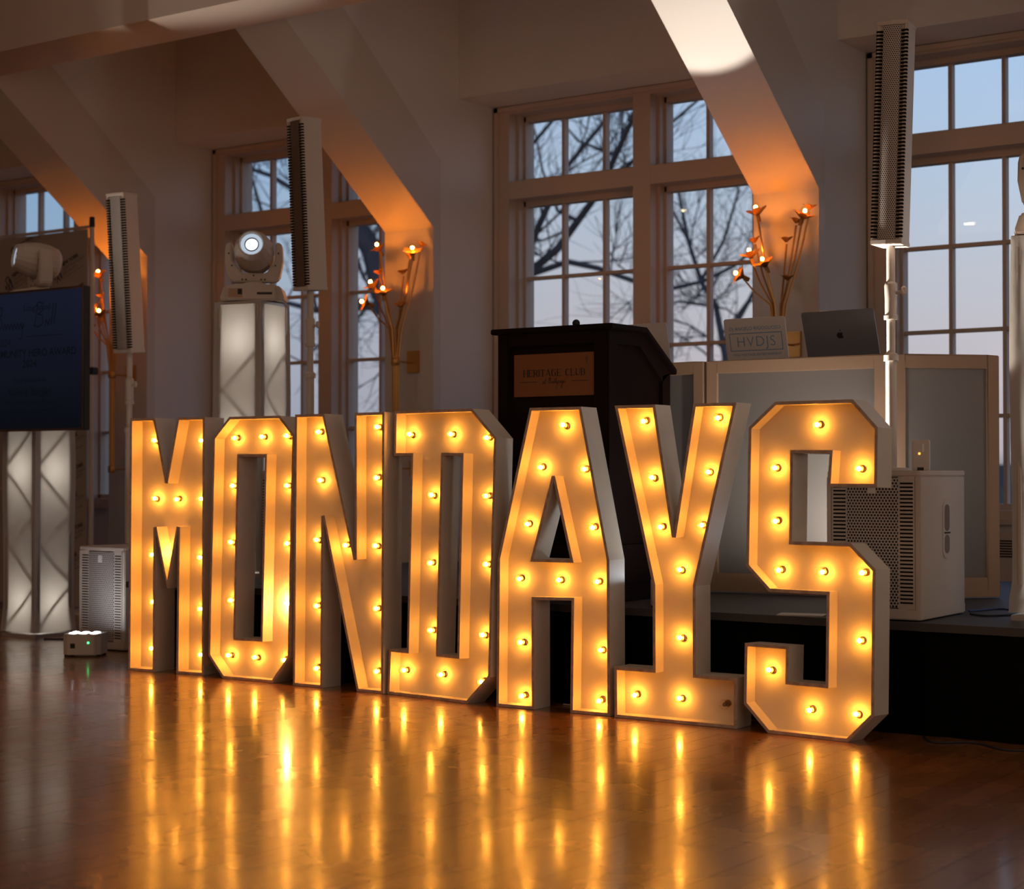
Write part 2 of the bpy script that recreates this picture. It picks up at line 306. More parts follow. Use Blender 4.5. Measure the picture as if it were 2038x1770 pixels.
# ------------------------------------------------------------------ outside
struct(MB().box(-700, 500, 10.5, 900, -2.3, -2.2).build('ground', MT['lawn']))
rd = MB(); pr = [(-700, -2.3)]; x_ = -700
while x_ < 500: pr.append((x_, 3.0 + 1.6 * sin(x_ * .021) + random.uniform(-.8, .8))); x_ += 9
pr.append((500, -2.3)); rd.prism(pr, 420, 424, 'y'); struct(rd.build('hills', MT['ridge']))
def grow(mb, p, d, L_, r, lev):
    if lev == 0 or r < .004: return
    pts = [p]; rs = [r]; n = 4; q = p.copy(); dd = d.normalized()
    for i in range(n):
        dd = (dd + V((random.gauss(0, .20), random.gauss(0, .20), random.gauss(.05, .15)))).normalized(); q = q + dd * L_ / n; pts.append(q.copy()); rs.append(r * (1 - .62 * (i + 1) / n))
    mb.tube(pts, rs, 4 if r < .04 else 6, caps=False)
    for i in range(1, n + 1):
        for k in range(2 if lev > 1 else 1):
            a = V((random.gauss(0, 1), random.gauss(0, .8), random.gauss(.25, .8))).normalized()
            grow(mb, pts[i], (dd * .75 + a * .75), L_ * random.uniform(.5, .75), rs[i] * random.uniform(.5, .72) + .001, lev - 1)
def tree(Y, limbs, label, lev=3, dens=1, base=None):
    root = thing('bare_tree', label, 'tree', (0, 0, 0), group='bare trees outside the windows')
    tk = MB(); br = MB(); first = None
    for li, (pp, r0, r1) in enumerate(limbs):
        n = len(pp); ph = random.uniform(0, 6)
        pts = [at(x, y, Y + 1.2 * sin(ph + i * .7) * (i / n) * (li > 0)) for i, (x, y) in enumerate(pp)]
        r0_, r1_ = (r0, r1) if li < 2 and Y < 30 else (r0 * .62, r1 * .62)
        rs = [r0_ + (r1_ - r0_) * i / (n - 1) for i in range(n)]
        if li == 0 and base: pts = [V((pts[0].x + base[0], Y, -2.25))] + pts; rs = [r0 * 1.3] + rs
        tk.tube(pts, rs, 8)
        for i in range(1 + (li == 0), len(pts)):
            for s in range(dens):
                q = pts[i - 1].lerp(pts[i], random.random()); d = (pts[i] - pts[i - 1]).normalized()
                a = V((random.gauss(0, 1), random.gauss(0, .7), random.gauss(.35, .8)))
                grow(br, q, d * .6 + a.normalized(), random.uniform(1.1, 2.2), min(rs[i] * .42, .032), lev)
    tk.build('trunk', MT['bark'], root, True); br.build('twigs', MT['bark'], root)
tree(24, [([(835, 1150), (812, 800), (800, 640), (760, 560), (742, 500), (700, 430), (660, 330)], .36, .13),
          ([(800, 640), (830, 560), (850, 470), (880, 380), (960, 260)], .22, .10),
          ([(800, 640), (740, 610), (690, 605), (630, 618), (560, 600), (500, 560)], .16, .05),
          ([(830, 620), (920, 600), (1000, 575), (1047, 548), (1110, 495), (1150, 440), (1190, 385), (1225, 310), (1262, 230), (1300, 120)], .16, .06),
          ([(1000, 575), (1050, 505), (1072, 450), (1095, 400), (1130, 330), (1200, 245), (1240, 160)], .12, .04),
          ([(1000, 572), (1060, 545), (1130, 521), (1190, 534), (1262, 560), (1335, 575), (1400, 560), (1460, 530), (1520, 480)], .10, .03),
          ([(1150, 440), (1110, 420), (1080, 340), (1062, 250)], .06, .02), ([(1190, 385), (1250, 330), (1330, 250), (1400, 190)], .07, .03),
          ([(700, 430), (620, 400), (540, 350), (480, 330), (430, 280)], .10, .04), ([(560, 520), (520, 420), (500, 350), (520, 280)], .07, .03),
          ([(630, 618), (600, 480), (560, 420), (500, 395)], .06, .02), ([(690, 605), (640, 680), (600, 720), (560, 700)], .05, .02),
          ([(1225, 310), (1150, 280), (1100, 220)], .05, .02), ([(880, 380), (1040, 310), (1100, 240), (1170, 180)], .08, .03)],
     'large bare tree with thick dark forked limbs outside the middle windows', 3, 1, (0, 0))
tree(33, [([(1480, 1150), (1460, 800), (1440, 690), (1425, 610), (1395, 560), (1370, 480), (1350, 380)], .16, .06),
          ([(1440, 690), (1490, 600), (1540, 500), (1570, 380)], .10, .03), ([(1425, 610), (1350, 600), (1310, 620), (1260, 590)], .06, .03),
          ([(1395, 560), (1440, 480), (1470, 380), (1450, 260)], .07, .03), ([(1370, 480), (1330, 400), (1300, 300), (1340, 210)], .06, .02), ([(1460, 760), (1400, 700), (1340, 660), (1310, 600)], .05, .02)],
     'slender bare tree with fine twigs outside the right half of the middle window', 3, 2, (0, 0))
# ------------------------------------------------------------------ marquee letters
def offset_loop(poly, t, hole):          # inset towards the material, sharp notches end in a short flat ledge
    n = len(poly); P = [V((a, b, 0)) for a, b in poly]; A = sum(P[i].x * P[(i + 1) % n].y - P[(i + 1) % n].x * P[i].y for i in range(n))
    if (A < 0) != hole: P.reverse()
    out = []                              # material lies to the left of each directed edge
    for i in range(n):
        a, b, c = P[i - 1], P[i], P[(i + 1) % n]; d1 = (b - a).normalized(); d2 = (c - b).normalized()
        n1 = V((-d1.y, d1.x, 0)); n2 = V((-d2.y, d2.x, 0)); bi = n1 + n2
        if bi.length < 1e-4: bi = n1.copy()
        bi.normalize(); ml = t / max(.05, bi.dot(n1))
        if ml > 2.2 * t and d1.cross(d2).z < 0:       # reflex and sharp
            h = 1.5 * t; cn = bi.dot(n1); sl = (t - h * cn)
            e = V((-bi.y, bi.x, 0)); k1 = sl / e.dot(n1); k2 = sl / e.dot(n2)
            out += [b + bi * h + e * k1, b + bi * h + e * k2]
        elif ml > 3 * t: out.append(b + bi * 3 * t)
        else: out.append(b + bi * ml)
    return P, out
def side(mb, loop, y0, y1):
    n = len(loop); mb.add([(p.x, y0, p.y) for p in loop] + [(p.x, y1, p.y) for p in loop], [(i, (i + 1) % n, n + (i + 1) % n, n + i) for i in range(n)])
def fill(mb, loops, y):
    tri = tessellate_polygon([[V((p.x, p.y, 0)) for p in l] for l in loops]); fl = [p for l in loops for p in l]
    mb.add([(p.x, y, p.y) for p in fl], [tuple(t_) for t_ in tri])
BULB = {}
def bulb_parts():
    rx = M4.Rotation(pi / 2, 4, 'X')    # local z -> -y (towards the front)
    so = MB().lathe([(.0001, 0), (.0135, 0), (.0135, .004), (.0105, .005), (.0105, .011), (.008, .012), (.0001, .012)], 12, rx)
    gl = MB().lathe([(.0075, .010), (.010, .014), (.0160, .020), (.0200, .029), (.0185, .039), (.013, .047), (.006, .0505), (.0001, .051)], 14, rx)
    fi = MB().lathe([(.0001, .0185), (.0065, .021), (.0088, .027), (.0065, .033), (.0001, .0355)], 8, rx)
    return so, gl, fi
def place_bulb(parent, x, y, z, kind):
    if kind not in BULB:
        so, gl, fi = bulb_parts(); s_ = so.build('bulb_socket', MT['brass_socket'], None, True)
        g_ = gl.build('glass_globe', MT['globe'], s_, True); f_ = fi.build('filament', MT[kind], s_, True)
        BULB[kind] = s_; s_.parent = parent; c = s_
        if kind == 'off': s_['label'] = 'unlit bulb'
    else: c = copy_tree(BULB[kind], parent)
    c.location = (x, y, z); c.rotation_euler = (random.uniform(-.12, .12), 0, random.uniform(-.12, .12))
def letter(name_lab, org, yaw, lean, outer, holes, bulbs, depth, rec, sub=()):
    root = thing('marquee_letter', name_lab, 'light-up letter', (org[0], org[1], 0), R(yaw), 'light-up letters standing on the floor')
    root.rotation_euler = (-R(lean), 0, R(yaw))
    t = .012; zc = .004
    O, I = offset_loop(outer, t, False); HS = [offset_loop(h, t, True) for h in holes]
    sh = MB(); side(sh, O, 0, depth); side(sh, I, 0, rec)
    for a, b in HS: side(sh, a, 0, depth); side(sh, b, 0, rec)
    fill(sh, [O] + [a for a, b in HS], depth)
    sh.build('side_panels', MT['letter'], root)
    rm = MB(); rm_y = 0
    fill(rm, [O, I], 0)
    for a, b in HS: fill(rm, [b, a], 0)
    rm.build('front_edge', MT['rim'], root)
    pl = MB(); fill(pl, [I] + [b for a, b in HS], rec); pl.build('back_panel', MT['letter'], root)
    for i, (x, z) in enumerate(bulbs):
        k = dict(sub).get(i, 'fil'); place_bulb(root, x + .018, rec, z, k)
    root.location.z = sin(R(max(lean, 0))) * 0 + .001
    return root
LT = [
 ('letter M with a row of bulbs, leftmost of the light-up letters', (-6.362, 5.823), 7.56, .3, .150, .080,
  [(0, 0), (.001, 1.22), (.153, 1.22), (.225, .923), (.289, 1.22), (.451, 1.22), (.454, 0), (.291, 0), (.296, .681), (.233, .402), (.160, .677), (.161, 0)], [],
  [[.089, 1.111], [.373, 1.109], [.091, .829], [.226, .831], [.375, .831], [.082, .559], [.226, .584], [.372, .553], [.086, .332], [.374, .308], [.083, .104], [.377, .091]], {6: 'filx'}),
 ('letter O with cut corners between the M and the N', (-5.751, 5.846), .95, 1.6, .125, .066,
  [(-.096, 1.122), (.005, 1.218), (.319, 1.218), (.408, 1.128), (.408, .121), (.309, 0), (0, 0), (-.096, .1)], [[(.071, 1.031), (.232, 1.031), (.230, .195), (.072, .192)]],
  [[-.012, 1.123], [.157, 1.125], [.311, 1.125], [-.023, .896], [.315, .899], [-.024, .63], [.322, .635], [-.016, .361], [.334, .361], [-.022, .104], [.144, .103], [.32, .106]], {8: 'fily'}),
 ('letter N in bulbs, between the O and the D', (-5.308, 5.839), .05, .4, .125, .066,
  [(.002, 1.219), (.175, 1.219), (.358, .592), (.352, 1.22), (.521, 1.22), (.523, 0), (.375, 0), (.174, .748), (.175, 0), (0, 0)], [],
  [[.09, 1.141], [.429, 1.157], [.099, .923], [.425, .937], [.083, .653], [.252, .637], [.424, .635], [.082, .359], [.429, .363], [.083, .082], [.431, .09]], {}),
 ('letter D with slab serifs, middle one of the seven', (-4.768, 5.847), -6.33, 2, .105, .060,
  [(0, 1.226), (.459, 1.226), (.598, 1.103), (.596, .119), (.472, 0), (0, 0), (.004, .195), (.112, .195), (.108, 1.03), (.003, 1.03)], [[(.298, 1.03), (.404, 1.028), (.408, .193), (.297, .193)]],
  [[.042, 1.123], [.287, 1.122], [.497, 1.107], [.183, .86], [.501, .863], [.186, .575], [.51, .578], [.2, .287], [.499, .283], [.045, .106], [.266, .104], [.497, .095]], {}),
 ('letter A with flat top and triangle hole, in front of the lectern', (-4.152, 5.796), 2.1, .3, .122, .064,
  [(.158, 1.22), (.400, 1.22), (.531, .612), (.536, 0), (.353, 0), (.358, .446), (.181, .442), (.184, 0), (0, 0), (.004, .603)], [[(.271, .926), (.352, .609), (.178, .608)]],
  [[.279, 1.147], [.169, .981], [.374, .972], [.104, .748], [.416, .741], [.066, .525], [.258, .524], [.436, .524], [.078, .263], [.452, .252], [.085, .047], [.448, .054]], {}),
 ('letter Y on a slab foot whose right-hand bulb is dark', (-3.586, 5.80), .17, 0, .118, .062,
  [(.001, 1.22), (.184, 1.22), (.266, .726), (.352, 1.22), (.536, 1.22), (.360, .526), (.360, .19), (.535, .19), (.533, 0), (0, 0), (-.002, .198), (.173, .198), (.172, .523)], [],
  [[.094, 1.16], [.416, 1.167], [.132, .936], [.375, .959], [.169, .748], [.346, .758], [.252, .581], [.256, .32], [.052, .09], [.252, .088], [.448, .085]], {10: 'off'}),
 ('letter S with cut corners, rightmost and nearest of the light-up letters', (-2.910, 5.775), -5.13, 1.7, .106, .058,
  [(-.101, 1.127), (.012, 1.22), (.335, 1.22), (.435, 1.118), (.435, .906), (.236, .906), (.243, 1.027), (.091, 1.029), (.091, .706), (.333, .706), (.433, .616), (.433, .101), (.33, 0), (0, 0), (-.106, .098), (-.105, .324), (.084, .324), (.083, .196), (.238, .196), (.238, .518), (-.004, .518), (-.104, .609)], [],
  [[.155, 1.135], [-.024, .977], [.328, .973], [-.018, .781], [0, .6], [.18, .6], [.347, .603], [.337, .359], [-.035, .226], [.137, .097], [.326, .095]], {})]
for lab, org, yaw, lean, dep, rec, ou, ho, bu, sb in LT: letter(lab, org, yaw, lean, ou, ho, bu, dep, rec, tuple(sb.items()))
# ------------------------------------------------------------------ stage
SZ = .41; SX0, SX1, SY0, SY1 = -6.62, 2.2, 6.04, 8.58
stg = thing('stage_platform', 'low stage platform with black skirt behind the light-up letters', 'stage', ((SX0 + SX1) / 2, (SY0 + SY1) / 2, 0))
inv = M4.Translation(-stg.location)
MB().box(SX0, SX1, SY0, SY1, SZ - .03, SZ, inv).build('stage_deck', MT['carpet'], stg)
sk = MB(); pts = []; n = 320
for i in range(n + 1):
    x = SX0 + .012 + (SX1 - SX0 - .024) * i / n; pts.append((x, SY0 + .014 + .007 * sin(i * 1.1) + .004 * sin(i * .37)))
sk.add([(x, y, z) for z in (0, SZ - .031) for x, y in pts], [(i, i + 1, n + 2 + i, n + 1 + i) for i in range(n)], inv)
sk.box(SX0 + .012, SX0 + .02, SY0 + .02, SY1 - .02, 0, SZ - .031, inv)
sk.build('stage_skirt', MT['skirt'], stg, True)
# ------------------------------------------------------------------ lectern
PX0, PX1, PY0, PY1 = -4.447, -3.864, 6.204, 6.726
pod = thing('lectern', 'dark brown wooden lectern with a bronze name plaque behind the letter A', 'lectern', ((PX0 + PX1) / 2, (PY0 + PY1) / 2, SZ)); iv = M4.Translation(-pod.location)
ztop = 1.575
b_ = MB(); b_.prism([(PY0 + .02, SZ + .10), (PY0 + .02, ztop - .012), (6.486, ztop - .012), (PY1 - .01, 1.40), (PY1 - .01, SZ + .10)], PX0 + .02, PX1 - .02, 'x', iv); b_.build('cabinet_body', MT['podium'], pod)
f_ = MB()
for (x0, x1, z0, z1) in ((PX0 + .01, PX0 + .065, SZ + .1, ztop - .012), (PX1 - .075, PX1 - .01, SZ + .1, ztop - .012), (PX0 + .06, PX1 - .07, 1.47 + .035, ztop - .012), (PX0 + .06, PX1 - .07, SZ + .1, SZ + .24)):
    f_.box(x0, x1, PY0, PY0 + .022, z0, z1, iv)
f_.build('front_frame', MT['podium'], pod, bev=.003)
f_ = MB(); X = PX1 - .021                                     # side frame with slanted top rail
f_.prism([(PY0 + .005, SZ + .1), (PY0 + .005, ztop - .012), (PY0 + .07, ztop - .012), (PY0 + .07, SZ + .1)], X, PX1, 'x', iv)
f_.prism([(PY1 - .07, SZ + .1), (PY1 - .07, 1.385), (PY1 - .005, 1.40), (PY1 - .005, SZ + .1)], X, PX1, 'x', iv)
f_.prism([(PY0 + .07, ztop - .012), (6.486, ztop - .012), (PY1 - .005, 1.40), (PY1 - .07, 1.36), (6.46, 1.505), (PY0 + .07, 1.505)], X, PX1, 'x', iv)
f_.box(X, PX1, PY0 + .07, PY1 - .07, SZ + .1, SZ + .24, iv)
f_.build('side_frame', MT['podium'], pod)
tp = MB(); tp.prism([(PY0 - .012, ztop - .012), (PY0 - .012, ztop + .012), (6.490, ztop + .012), (PY1 + .02, 1.418), (PY1 + .02, 1.392), (6.480, ztop - .012)], PX0 - .022, PX1 + .022, 'x', iv)
tp.build('lectern_top', MT['podium'], pod, bev=.004)
bs = MB(); bs.box(PX0 - .02, PX1 + .02, PY0 - .02, PY1 + .02, SZ, SZ + .07, iv).box(PX0 - .008, PX1 + .008, PY0 - .008, PY1 + .008, SZ + .07, SZ + .10, iv).build('plinth', MT['podium'], pod, bev=.006)
pq = MB().box(-4.355, -3.935, PY0 + .008, PY0 + .02, 1.287, 1.471, iv).build('name_plaque', MT['bronze'], pod, bev=.001); pq['label'] = 'bronze name plaque with dark lettering'
# serif lettering drawn from thick and thin strokes
SG = {'H': [(0, 0, 0, 1, 2), (.7, 0, .7, 1, 2), (0, .5, .7, .5, 1)], 'E': [(0, 0, 0, 1, 2), (0, 1, .6, 1, 1), (0, .5, .45, .5, 1), (0, 0, .6, 0, 1), (.6, 1, .6, .8, 1), (.6, 0, .6, .2, 1)],
      'R': [(0, 0, 0, 1, 2), (0, 1, .4, 1, 1), (.4, 1, .55, .9, 1), (.55, .9, .55, .6, 2), (.55, .6, .4, .5, 1), (.4, .5, 0, .5, 1), (.3, .5, .65, 0, 2)], 'I': [(0, 0, 0, 1, 2)],
      'T': [(.35, 0, .35, 1, 2), (0, 1, .7, 1, 1), (0, 1, 0, .8, 1), (.7, 1, .7, .8, 1)], 'A': [(0, 0, .38, 1, 1), (.38, 1, .75, 0, 2), (.15, .35, .6, .35, 1)],
      'G': [(.65, .85, .4, 1, 1), (.4, 1, .15, .95, 1), (.15, .95, 0, .7, 2), (0, .7, 0, .3, 2), (0, .3, .15, .05, 2), (.15, .05, .4, 0, 1), (.4, 0, .65, .1, 1), (.65, .1, .65, .45, 2), (.45, .45, .75, .45, 1)],
      'C': [(.65, .85, .4, 1, 1), (.4, 1, .15, .95, 1), (.15, .95, 0, .7, 2), (0, .7, 0, .3, 2), (0, .3, .15, .05, 2), (.15, .05, .4, 0, 1), (.4, 0, .65, .15, 1)],
      'L': [(0, 0, 0, 1, 2), (0, 0, .6, 0, 1), (.6, 0, .6, .25, 1)], 'U': [(0, 1, 0, .25, 2), (0, .25, .15, .02, 2), (.15, .02, .5, .02, 1), (.5, .02, .65, .25, 1), (.65, .25, .65, 1, 1)],
      'B': [(0, 0, 0, 1, 2), (0, 1, .4, 1, 1), (.4, 1, .52, .9, 1), (.52, .9, .52, .62, 2), (.52, .62, .4, .52, 1), (.4, .52, 0, .52, 1), (.4, .52, .6, .42, 1), (.6, .42, .6, .12, 2), (.6, .12, .4, 0, 1), (.4, 0, 0, 0, 1)]}
def serif(mb, txt, h, o, ux, uy, gap=.30):
    wd = {c: max(max(s[0], s[2]) for s in SG[c]) for c in SG}; tot = sum((wd[c] if c != ' ' else .35) + gap for c in txt) - gap; x = -tot / 2
    for c in txt:
        if c == ' ': x += .35 + gap; continue
        for x0, y0, x1, y1, w_ in SG[c]:
            stroke(mb, [((x + x0) * h, (y0 - .5) * h), ((x + x1) * h, (y1 - .5) * h)], h * (.06 if w_ == 1 else .17), o, ux, uy)
            if w_ == 2 and x0 == x1 and {y0, y1} == {0, 1}:
                for yy in (0, 1): stroke(mb, [((x + x0 - .13) * h, (yy - .5) * h), ((x + x0 + .13) * h, (yy - .5) * h)], h * .06, o, ux, uy)
        x += wd[c] + gap
tx = MB(); tx.x = iv; yq = PY0 + .0072; ux, uy = V((1, 0, 0)), V((0, 0, 1))
def lay(fn, o, *a):                        # draw in world coordinates, store in the lectern's
    fn(tx, *a, o, ux, uy)
serif(tx, 'HERITAGE CLUB', .028, (-4.145, yq, 1.388), ux, uy)
for s in (-1, 1): stroke(tx, [(s * .09, 0), (s * .175, 0)], .0022, (-4.145, yq, 1.350), ux, uy)
def scr(chars, sc, o, w_=.0016):
    P = []
    for pl in chars: stroke(tx, [(a * sc, b_2 * sc) for a, b_2 in pl], w_, o, ux, uy)
scr([[(0, .5), (-.3, .4), (-.4, 0), (-.1, 0), (.05, .5), (.1, 0), (.3, .1)], [(.5, 1), (.35, .1), (.55, 0)], [(.25, .6), (.6, .65)],
     [(1.0, .3), (1.5, 1.2), (1.25, 0), (1.6, .1), (1.75, .4), (1.45, .6), (1.8, .8), (1.75, 1.15), (1.4, 1.2), (1.1, .9)],
     [(2.1, .5), (1.9, .1), (2.2, .2), (2.25, .5), (2.3, 0), (2.5, .2), (2.7, 1), (2.55, .1), (2.8, .2), (3.1, 1.2), (2.85, 0), (3.05, .5), (3.2, 0), (3.35, .2)],
     [(3.35, .2), (3.5, .5), (3.1, -1), (3.0, -1.3)], [(3.5, .5), (3.8, .4), (3.55, 0)], [(4.15, .5), (3.9, .1), (4.15, .1), (4.25, .5), (4.25, 0)],
     [(4.6, .5), (4.4, .2), (4.6, .1), (4.7, .5), (4.4, -1), (4.1, -.8), (4.9, .3), (5.1, .5), (4.95, .05), (5.3, .2)]], .021, (-4.145 - .052, yq, 1.342))
scr([[(0, 0), (.4, .5), (.9, .2), (.5, -.2), (.9, -.6), (.4, -1), (.7, -1.5)], [(.4, .5), (.2, .9), (.7, 1.1), (1, .7)], [(.9, .2), (1.2, -.1)]], .011, (-3.985, yq, 1.440))
tx.x = None
tx.v = [iv @ V(p) if False else V(p) for p in tx.v]
tx.build('plaque_lettering', MT['ink'], pod)
MB().tube([(.03, -.10, 1.165), (.03, -.105, 1.19)], .006, 8).ball((.03, -.108, 1.200), .017).build('microphone', MT['black'], pod, True)
# ------------------------------------------------------------------ DJ booth facade, table, laptops
def booth():
    root = thing('booth_facade', 'tan framed folding screen with frosted panels in front of the laptops', 'booth front', (-3.42, 7.06, SZ + .005))
    H_ = 1.464 - SZ
    def panel(p, q, top):
        d = V(q) - V(p); L_ = d.length; a = math.atan2(d.y, d.x); X_ = M4.Translation(V((p[0] + 3.42, p[1] - 7.06, 0))) @ M4.Rotation(a, 4, 'Z')
        f = MB(); w_ = .058
        f.box(.004, w_, -.018, .018, 0, top, X_).box(L_ - w_, L_ - .004, -.018, .018, 0, top, X_).box(w_, L_ - w_, -.018, .018, top - .058, top, X_).box(w_, L_ - w_, -.018, .018, .0, .085, X_)
        fr = f.build('screen_panel', MT['facade'], root, bev=.003)
        MB().box(w_ - .006, L_ - w_ + .006, .002, .007, .08, top - .05, X_).build('frosted_infill', MT['acrylic'], fr)
    panel((-4.62, 7.12), (-3.862, 7.05), H_); panel((-3.858, 7.05), (-2.985, 7.08), H_); panel((-2.978, 7.085), (-2.628, 7.44), H_)
booth()
tb = thing('folding_table', 'table behind the booth front carrying the laptops', 'table', (-3.55, 7.50, SZ))
MB().box(-1.26, .62, -.30, .30, 1.03, 1.06).build('tabletop', MT['black'], tb)
for sx in (-1.2, .56):
    for sy in (-.25, .25): MB().tube([(sx, sy, 0), (sx, sy, 1.03)], .015).build('leg', MT['steel'], tb)
def rrect(w_, h_, r, n=4):
    o = []
    for cx, cy, a0 in ((w_ / 2 - r, r, -90), (w_ / 2 - r, h_ - r, 0), (-w_ / 2 + r, h_ - r, 90), (-w_ / 2 + r, r, 180)):
        for k in range(n + 1): a = R(a0 + 90 * k / n); o.append((cx + r * cos(a), cy + r * sin(a)))
    return o
def laptop(loc, rz, lean, w_, h_, mt, label):
    r = thing('laptop', label, 'laptop', loc, rz, None)
    MB().prism(rrect(w_, h_, .012), .0, .012, 'z').build('keyboard_base', mt, r)
    X_ = M4.Translation(V((0, .004, .012))) @ M4.Rotation(R(lean), 4, 'X')
    lid = MB().prism(rrect(w_, h_, .012), -.003, .003, 'y', X_).build('laptop_lid', mt, r)
    MB().prism([(a, b_2) for a, b_2 in rrect(w_ - .02, h_ - .02, .006)], .0032, .0036, 'y', X_ @ M4.Translation(V((0, 0, .01)))).build('screen', MT['black'], lid)
    return r, lid, X_
r, lid, X_ = laptop((-3.755, 7.36, 1.4705), R(-1), 13, .322, .208, MT['alu'], 'silver laptop with a blue lettered sticker on its lid, on the booth')
st_ = MB(); st_.x = X_; oy = -.0035
flat(st_, tri2d('HVDJS', .070, bold=-.0012, space=1.12), (0, oy, .094), ux, uy, 0, .98)
flat(st_, tri2d('DJ ANGELO RIGOGLIOSO', .0235), (0, oy, .158), ux, uy); flat(st_, tri2d('HIGH VOLTAGE ENTERTAINMENT', .0165), (0, oy, .034), ux, uy)
for a, b_2 in (((-.137, .054), (.137, .054)), ((.137, .054), (.137, .136)), ((.137, .136), (-.137, .136)), ((-.137, .136), (-.137, .054))): stroke(st_, [a, b_2], .0035, (0, oy, 0), ux, uy)
sk_ = st_.build('sticker_lettering', MT['bluesticker'], lid); sk_['label'] = 'blue lettered sticker'
r, lid, X_ = laptop((-3.320, 7.36, 1.4705), R(-1), 20, .358, .225, MT['spacegrey'], 'dark grey laptop beside the loudspeaker pole on the booth')
ap = MB(); ap.x = X_; out = []
for k in range(40):                        # fruit outline with a bite, leaf above
    a = 2 * pi * k / 40; rr = .0165 * (1 + .07 * cos(2 * a)) ; x, z = rr * cos(a) * .95, rr * sin(a)
    if z > 0: z -= .0035 * max(0, 1 - abs(x) / .006)
    if z < 0: z += .0025 * max(0, 1 - abs(x) / .006)
    if (x - .019) ** 2 + (z - .002) ** 2 < .0085 ** 2: x = .019 - math.sqrt(max(0, .0085 ** 2 - (z - .002) ** 2))
    out.append((x, z + .108))
ap.prism(out, -.0036, -.0032, 'y'); ap.prism([(0, .1275), (.002, .134), (.0075, .1365), (.006, .130)], -.0036, -.0032, 'y')
ap.build('lid_emblem', MT['black'], lid)
laptop((-4.385, 7.36, 1.4705), R(-2), 12, .322, .208, MT['alu'], 'plain silver laptop half hidden behind the lectern')
# ------------------------------------------------------------------ loudspeakers
def subwoofer(loc, rz, label, grey=False, cut=False):
    r = thing('subwoofer', label, 'subwoofer', loc, rz, 'white subwoofers under the column loudspeakers'); w_, d_, h_ = .37, .49, .556
    c = MB(); hw = w_ / 2
    c.prism([(-hw, .0), (-hw, .03), (-hw, d_ - .02), (-hw + .02, d_), (hw - .02, d_), (hw, d_ - .02), (hw, .03), (hw, .0), (hw - .022, .0), (hw - .022, .012), (-hw + .022, .012), (-hw + .022, .0)], .012, h_ - .02, 'z')
    c.prism([(-hw + .004, .0), (-hw - .002, .02), (-hw - .002, d_ - .02), (-hw + .02, d_ + .002), (hw - .02, d_ + .002), (hw + .002, d_ - .02), (hw + .002, .02), (hw - .004, .0), (0, -.014)], h_ - .022, h_, 'z')
    c.prism([(-hw + .004, .0), (-hw - .002, .02), (-hw - .002, d_ - .02), (hw + .002, d_ - .02), (hw + .002, .02), (hw - .004, .0), (0, -.014)], .006, .045, 'z')
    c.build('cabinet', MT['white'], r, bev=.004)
    gr = MB(); n = 12; zz = (.05, h_ - .028)
    pts = [(-hw + .085 + (w_ - .17) * i / n, -.0045 - .006 * sin(pi * i / n)) for i in range(n + 1)]
    gr.add([(x, y, z) for z in zz for x, y in pts], [(i, i + 1, n + 2 + i, n + 1 + i) for i in range(n)]); gr.add([(pts[0][0], .012, zz[0]), (pts[0][0], pts[0][1], zz[0]), (pts[0][0], pts[0][1], zz[1]), (pts[0][0], .012, zz[1]), (pts[-1][0], .012, zz[0]), (pts[-1][0], pts[-1][1], zz[0]), (pts[-1][0], pts[-1][1], zz[1]), (pts[-1][0], .012, zz[1])], [(0, 1, 2, 3), (4, 5, 6, 7)])
    gr.build('grille', MT['perf_s'], r)
    for s in (-1, 1):
        vf = MB().box(min(s * (hw - .022), s * (hw - .085)), max(s * (hw - .022), s * (hw - .085)), -.001, .0125, .045, h_ - .022).build('vent_panel', MT['white'], r)
        sl = MB()
        for k in range(32): z = .065 + k * .0142; sl.box(min(s * (hw - .028), s * (hw - .078)), max(s * (hw - .028), s * (hw - .078)), -.0016, .001, z, z + .0062)
        sl.build('vent_slots', MT['slot'], vf)
    MB().box(-.016, .016, -.0135, -.008, h_ - .085, h_ - .045).build('badge', MT['alu'], r, bev=.002)
    hd = MB(); hd.prism([(d_ * .55 + a, b_2 + h_ * .40) for a, b_2 in rrect(.085, .225, .035)], hw, hw + .003, 'x'); ho = hd.build('carry_handle', MT['white'], r)
    MB().prism([(d_ * .55 + a, b_2 + h_ * .40 + .02) for a, b_2 in rrect(.052, .07, .02)], hw + .0031, hw + .0036, 'x').prism([(d_ * .55 + a, b_2 + h_ * .40 + .105) for a, b_2 in rrect(.052, .10, .02)], hw + .0031, hw + .0036, 'x').build('handle_opening', MT['greyprint'], ho)
    MB().box(hw + .0031, hw + .006, d_ * .55 - .028, d_ * .55 + .028, h_ * .40 + .095, h_ * .40 + .101).build('handle_latch', MT['black'], ho)
    for x in (-hw + .04, hw - .04):
        for y in (.05, d_ - .05): MB().box(x - .015, x + .015, y - .015, y + .015, 0, .012).build('rubber_foot', MT['black'], r)
    MB().lathe([(.0001, h_ + .012), (.045, h_ + .010), (.055, h_), (.06, h_ - .001)], 20, M4.Translation(V((0, .24, 0)))).build('pole_cup', MT['white'], r, True)
    return r
subwoofer((-7.225, 6.42, 0), R(-1), 'white subwoofer on the floor left of the letter M, lit from below')
subwoofer((-5.865, 6.40, SZ), 0, 'white subwoofer on the stage hidden behind the letters O and N')
subwoofer((-2.625, 6.072, SZ), R(1), 'white subwoofer with honeycomb grille at the stage edge right of the letter S')
